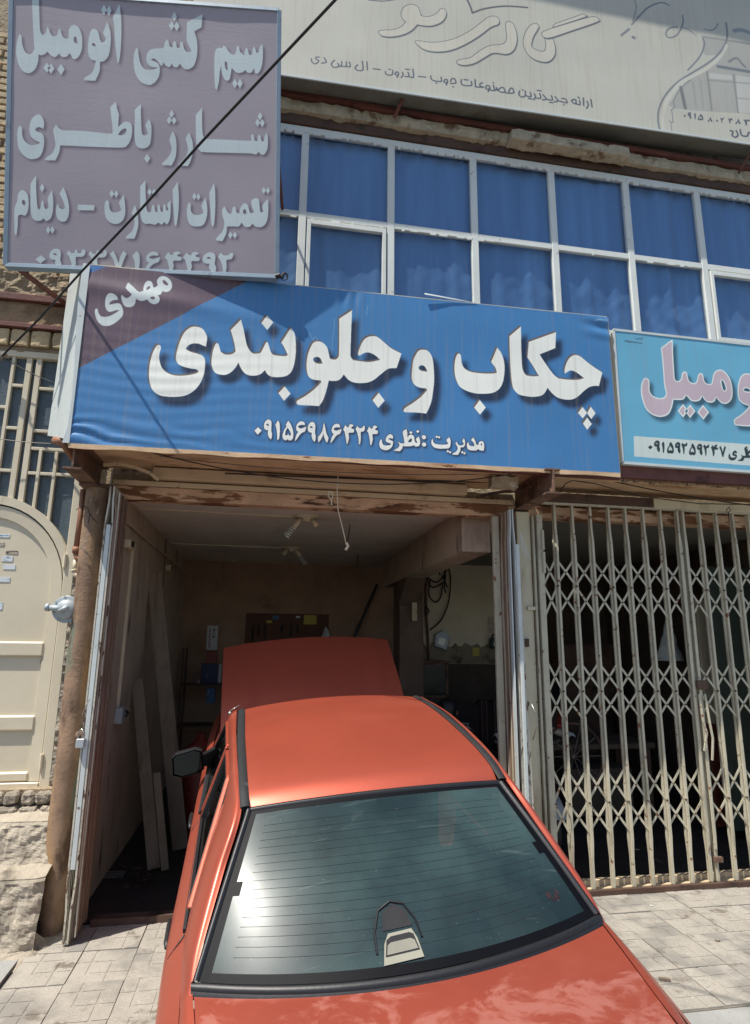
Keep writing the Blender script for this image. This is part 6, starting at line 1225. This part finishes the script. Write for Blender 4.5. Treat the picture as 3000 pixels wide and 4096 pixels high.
# ---- behind the lattice gate
WY=7.4
wp=empty('white_cupboard_panel','tall pale panel with a red brown lower half behind the lattice gate','panel',loc=(5.0,WY,0))
a=px(2782,2400,6.6); b=px(2862,2920,6.6)
dx=a.x-4.05; child(MB().box((a.x,6.6,1.12),(a.x+.24,6.66,a.z)).build('pale_panel',M['plasterW'],bevel=.006),wp); child(MB().box((a.x-.03,6.56,.04),(a.x+.28,6.68,1.12)).build('brown_panel',mat('red_brown_board',S(112,58,40),.6,var=.1,bump=.05),bevel=.006),wp)
for z in (1.0,.98): pass
for x,z in ((a.x+.02,1.02),(a.x+.22,1.02),(a.x+.05,.5)): child(MB().lathe([(0,-.01),(.022,-.008),(.022,0)],(x,6.56,z),'y',10).build('screw',M['steel']),wp)
tag(MB().add([(4.95,6.2,.1),(6.0,6.2,.1),(6.0,6.2,2.9),(4.95,6.2,2.9)],[(0,1,2,3)]).build('glass_sheet',mat('dull_green_glass',S(60,68,60),.25,var=.1,bump=.02)),'dull greenish glass pane standing behind the right end of the lattice gate','glass pane')
wb=empty('workbench','dark workbench with a grey top behind the lattice gate','workbench',loc=(3.7,7.2,0))
child(MB().box((3.2,6.9,.82),(4.6,7.7,.88)).build('top',M['dimwall'],bevel=.005),wb)  # top darkened in colour to sit in the gate room's shade
for x in (3.25,4.5):
    for y in (6.95,7.6): child(MB().box((x,y,0),(x+.06,y+.06,.82)).build('leg',M['darksteel']),wb)
child(MB().box((3.5,6.95,.1),(4.3,7.5,.6)).build('drawer_box',M['dimwall']),wb)
def torus(c,R,r,ax,n=36,m_=8):
    vs=[];
    for i in range(n):
        a=2*math.pi*i/n
        for j in range(m_):
            b=2*math.pi*j/m_; q=(R+r*math.cos(b)); x,y,z=q*math.cos(a),r*math.sin(b),q*math.sin(a)
            vs.append(Vector(c)+Vector((x,y,z) if ax=='y' else (y,x,z)))
    return MB().add(vs,[(i*m_+j,((i+1)%n)*m_+j,((i+1)%n)*m_+(j+1)%m_,i*m_+(j+1)%m_) for i in range(n) for j in range(m_)])
bw=empty('bicycle_wheel','bare bicycle wheel leaning on the workbench behind the lattice gate','wheel',loc=(3.05,6.5,.5))
child(torus((3.25,6.3,.86),.33,.014,'y').build('rim',M['darksteel'],smooth=True),bw)
for k in range(10): a=k*math.pi/5; child(MB().tube([(3.25,6.3,.86),(3.25+.32*math.cos(a),6.3,.86+.32*math.sin(a))],.003,4).build('spoke',M['greycab']),bw)
mo=empty('motorcycle','dark motorcycle parked behind the left half of the lattice gate','motorcycle',loc=(2.75,6.0,0))
fx,fy_=2.72,5.95
child(torus((fx,fy_,.30),.27,.05,'x').build('front_wheel',M['rubber'],smooth=True),mo); child(torus((fx+.25,fy_+1.25,.30),.27,.055,'x').build('rear_wheel',M['rubber'],smooth=True),mo)
for s in (-.07,.07): child(MB().tube([(fx+s,fy_,.30),(fx+s+.02,fy_+.22,.88)],.02,8).build('fork',M['steel'],smooth=True),mo)
child(MB().tube([(fx-.34,fy_+.35,1.02),(fx-.1,fy_+.22,.98),(fx+.14,fy_+.22,.98),(fx+.38,fy_+.35,1.02)],.014,8).build('handlebar',M['steel'],smooth=True),mo)
child(MB().lathe([(.0,-.09),(.07,-.085),(.085,-.02),(.05,.04),(0,.05)],(fx+.02,fy_+.1,.86),'y',20).build('headlight',M['gasgrey'],smooth=True),mo)
P=patch([[(fx-.02,fy_+.35,.72),(fx-.13,fy_+.4,.82),(fx+.04,fy_+.35,.93),(fx+.2,fy_+.4,.82),(fx+.1,fy_+.35,.72)],[(fx-.0,fy_+.6,.70),(fx-.13,fy_+.6,.82),(fx+.08,fy_+.6,.95),(fx+.25,fy_+.6,.82),(fx+.14,fy_+.6,.70)],[(fx+.06,fy_+.82,.72),(fx,fy_+.82,.78),(fx+.12,fy_+.82,.84),(fx+.22,fy_+.82,.78),(fx+.15,fy_+.82,.72)]],6,4)
child(MB().grid(P).build('tank',bxm['red'],smooth=True),mo); child(MB().box((fx+.04,fy_+.8,.74),(fx+.28,fy_+1.4,.84)).build('saddle',M['black'],bevel=.03),mo); child(MB().box((fx,fy_+.42,.3),(fx+.2,fy_+.85,.66)).build('engine',M['darksteel'],bevel=.03),mo)
P=[[(fx+u*.08,fy_+.36*math.cos(a_),.30+.36*math.sin(a_)) for u in (-1,-.5,0,.5,1)] for a_ in [math.radians(40+k*9) for k in range(14)]]
child(MB().grid(P).build('mudguard',M['gasgrey'],smooth=True),mo)
tag(roughen(MB().grid([[(2.5+i*.05,6.35+j*.04,1.22-.06*abs(i-8)*.4+.03*math.sin(j*1.3)) for j in range(9)] for i in range(17)]).build('cloth_cover',M['greypaint']),.03,5),'dusty grey blue cloth thrown over things behind the lattice gate','cloth')
hc=px(2665,2470,7.3)
P=[[(hc.x+.2*(j/12)*math.cos(a_),7.3+.2*(j/12)*math.sin(a_)*.6,hc.z-.55*(j/12)) for j in range(13)] for a_ in [k*.3 for k in range(22)]]
tag(roughen(MB().grid(P).build('hanging_cloth',M['greypaint']),.025,6),'pale cloth hanging in a cone behind the lattice gate','cloth')
tag(MB().bar((3.02,6.1,1.18),(3.22,6.4,1.36),.08,.05).build('red_case',bxm['red'],bevel=.01),'bright red case lying behind the lattice gate','case')
tag(MB().bar((2.5,5.6,1.02),(2.58,5.7,.72),.03,.01).bar((2.6,5.6,1.02),(2.72,5.72,.76),.03,.01).build('white_strips',M['greypaint']),'two slanted white plastic strips low behind the gate post','strips')
tag(MB().box((4.3,8.5,1.2),(5.1,8.9,2.0)).box((3.9,8.6,.0),(5.0,9.0,1.2)).build('dark_locker',M['darksteel']),'dark locker against the back wall behind the lattice gate','locker')
tag(roughen(MB().lathe([(0,.5),(.12,.45),(.26,.25),(.34,0),(0,0)],(4.0,8.6,1.2),'z',16).build('dark_sack',M['black']),.04,4),'dark sack bulging on the locker behind the lattice gate','sack')
# ================================================================== PERSON half hidden behind the car roof
def skinmesh(name,V,E,R,m,parent=None,sub=2,root=0):
    me=bpy.data.meshes.new(name); me.from_pydata(V,E,[]); o=bpy.data.objects.new(name,me); col.objects.link(o); me.skin_vertices or None
    md=o.modifiers.new('s','SKIN'); md.use_smooth_shade=True
    for i,r in enumerate(R): me.skin_vertices[0].data[i].radius=(r,r) if not isinstance(r,tuple) else r
    me.skin_vertices[0].data[root].use_root=True
    sb_=o.modifiers.new('u','SUBSURF'); sb_.levels=sub; sb_.render_levels=sub
    dg=bpy.context.evaluated_depsgraph_get(); dg.update(); nm=bpy.data.meshes.new_from_object(o.evaluated_get(dg)); bpy.data.objects.remove(o); o=link(name,nm,m,parent); nm.shade_smooth(); return o
skin=mat('skin',S(150,104,80),.6,var=.05,bump=.02); shirt=mat('pale_blue_shirt',S(176,184,196),.8,var=.05,bump=.1,bs=20); trou=mat('dark_trousers',S(40,40,48),.9,var=.1,bump=.1)
hp=px(1788,2850,7.0); pe=empty('person','person with black hair and pale blue shirt crouching inside the garage right of the car','person',loc=(hp.x+.15,7.1,0))
hx,hz=hp.x,hp.z
V=[(hx+.22,7.15,hz-.72),(hx+.20,7.12,hz-.50),(hx+.16,7.08,hz-.30),(hx+.08,7.03,hz-.17),(hx+.03,7.0,hz-.09),(hx,6.97,hz+.0),(hx-.01,6.96,hz+.08),
   (hx+.30,7.22,hz-.26),(hx+.32,6.98,hz-.46),(hx+.12,6.80,hz-.52),(hx+.05,6.74,hz-.53),
   (hx-.02,6.88,hz-.26),(hx-.12,6.72,hz-.46),(hx-.14,6.55,hz-.36),(hx-.14,6.48,hz-.34),
   (hx+.34,7.02,hz-.74),(hx+.20,6.66,hz-.70),(hx+.24,6.78,.08),(hx+.16,6.64,.05),
   (hx+.12,7.16,hz-.76),(hx-.04,6.84,hz-.86),(hx+.06,7.16,.09),(hx+.02,7.02,.06)]
E=[(0,1),(1,2),(2,3),(3,4),(4,5),(5,6),(3,7),(7,8),(8,9),(9,10),(3,11),(11,12),(12,13),(13,14),(0,15),(15,16),(16,17),(17,18),(0,19),(19,20),(20,21),(21,22)]
R=[.13,.135,.15,.10,.055,.095,.08,.06,.045,.035,.03,.06,.045,.035,.03,.10,.07,.045,.035,.10,.07,.045,.035]
for w0,dr_ in ((10,Vector((-.4,-.9,-.1))),(14,Vector((0,-.9,.2)))):
    for k in range(5):
        s=(k-2)*.012; b=Vector(V[w0])+Vector((s*2,-.03,0)); L=(.05,.065,.07,.065,.05)[k]; n=len(V); V+= [tuple(b+dr_*.02+Vector((s,0,0))),tuple(b+dr_*L+Vector((s*1.4,0,-.015)))]; E+=[(w0,n),(n,n+1)]; R+=[.010,.008]
body=skinmesh('body',V,E,R,skin); child(body,pe)
sh=skinmesh('shirt',[V[i] for i in (0,1,2,3,7,8,11,12)],[(0,1),(1,2),(2,3),(3,4),(4,5),(3,6),(6,7)],[.15,.155,.168,.12,.078,.058,.078,.058],shirt); child(sh,pe)
tr_=skinmesh('trousers',[V[i] for i in (0,15,16,17,19,20,21)],[(0,1),(1,2),(2,3),(0,4),(4,5),(5,6)],[.15,.12,.09,.06,.12,.09,.06],trou); child(tr_,pe)
hr=MB().lathe([(0,.13),(.05,.12),(.09,.08),(.108,.02),(.105,-.04),(.085,-.08)],(hx,6.985,hz+.035),'z',20).build('hair',M['black'],smooth=True); roughen(hr,.006,30); child(hr,pe)
for sg in (-1,1): child(MB().lathe([(0,-.012),(.02,-.01),(.028,0),(.02,.01),(0,.012)],(hx+sg*.098,6.95,hz+.0),'x',10).build('ear',skin,smooth=True),pe)
fc=MB().lathe([(0,-.02),(.012,-.012),(.014,0)],(hx-.0,6.868,hz-.005),'y',8); child(fc.build('nose',skin,smooth=True),pe)
for sg in (-1,1): child(MB().lathe([(0,-.006),(.010,-.003),(.012,.003)],(hx+sg*.034,6.884,hz+.02),'y',8).build('eye',M['black'],smooth=True),pe)
child(MB().bar((hx-.022,6.886,hz-.045),(hx+.022,6.886,hz-.045),.006,.008).build('mouth',bxm['brown']),pe)
GROUPS={'plank':'planks leaning on the left garage wall','canopy_i_beam':'steel I beams of the canopy','ceiling_lamp':'ceiling lamps in the garage','carton':'cartons on the shelf rack','jack_stand':'jack stands under the car','folded_gate':'folded gate bundles beside the open garage','step':'concrete steps under the beige door','canopy_board':'boards under the canopy','cable_trunking':'cable trunkings on the garage ceiling','hanging_wire':'short wires hanging from the garage ceiling','tie_wire':'tie wires by the rusty pillar','sign_bracket':'brackets of the gallery sign','curved_strap':'curved straps under the canopy','track_cover':'gate track covers'}
for o_ in col.objects:
    b_=o_.name.split('.')[0]
    if o_.parent is None and b_ in GROUPS and 'category' in o_: o_['group']=GROUPS[b_]
bpy.context.view_layer.update()
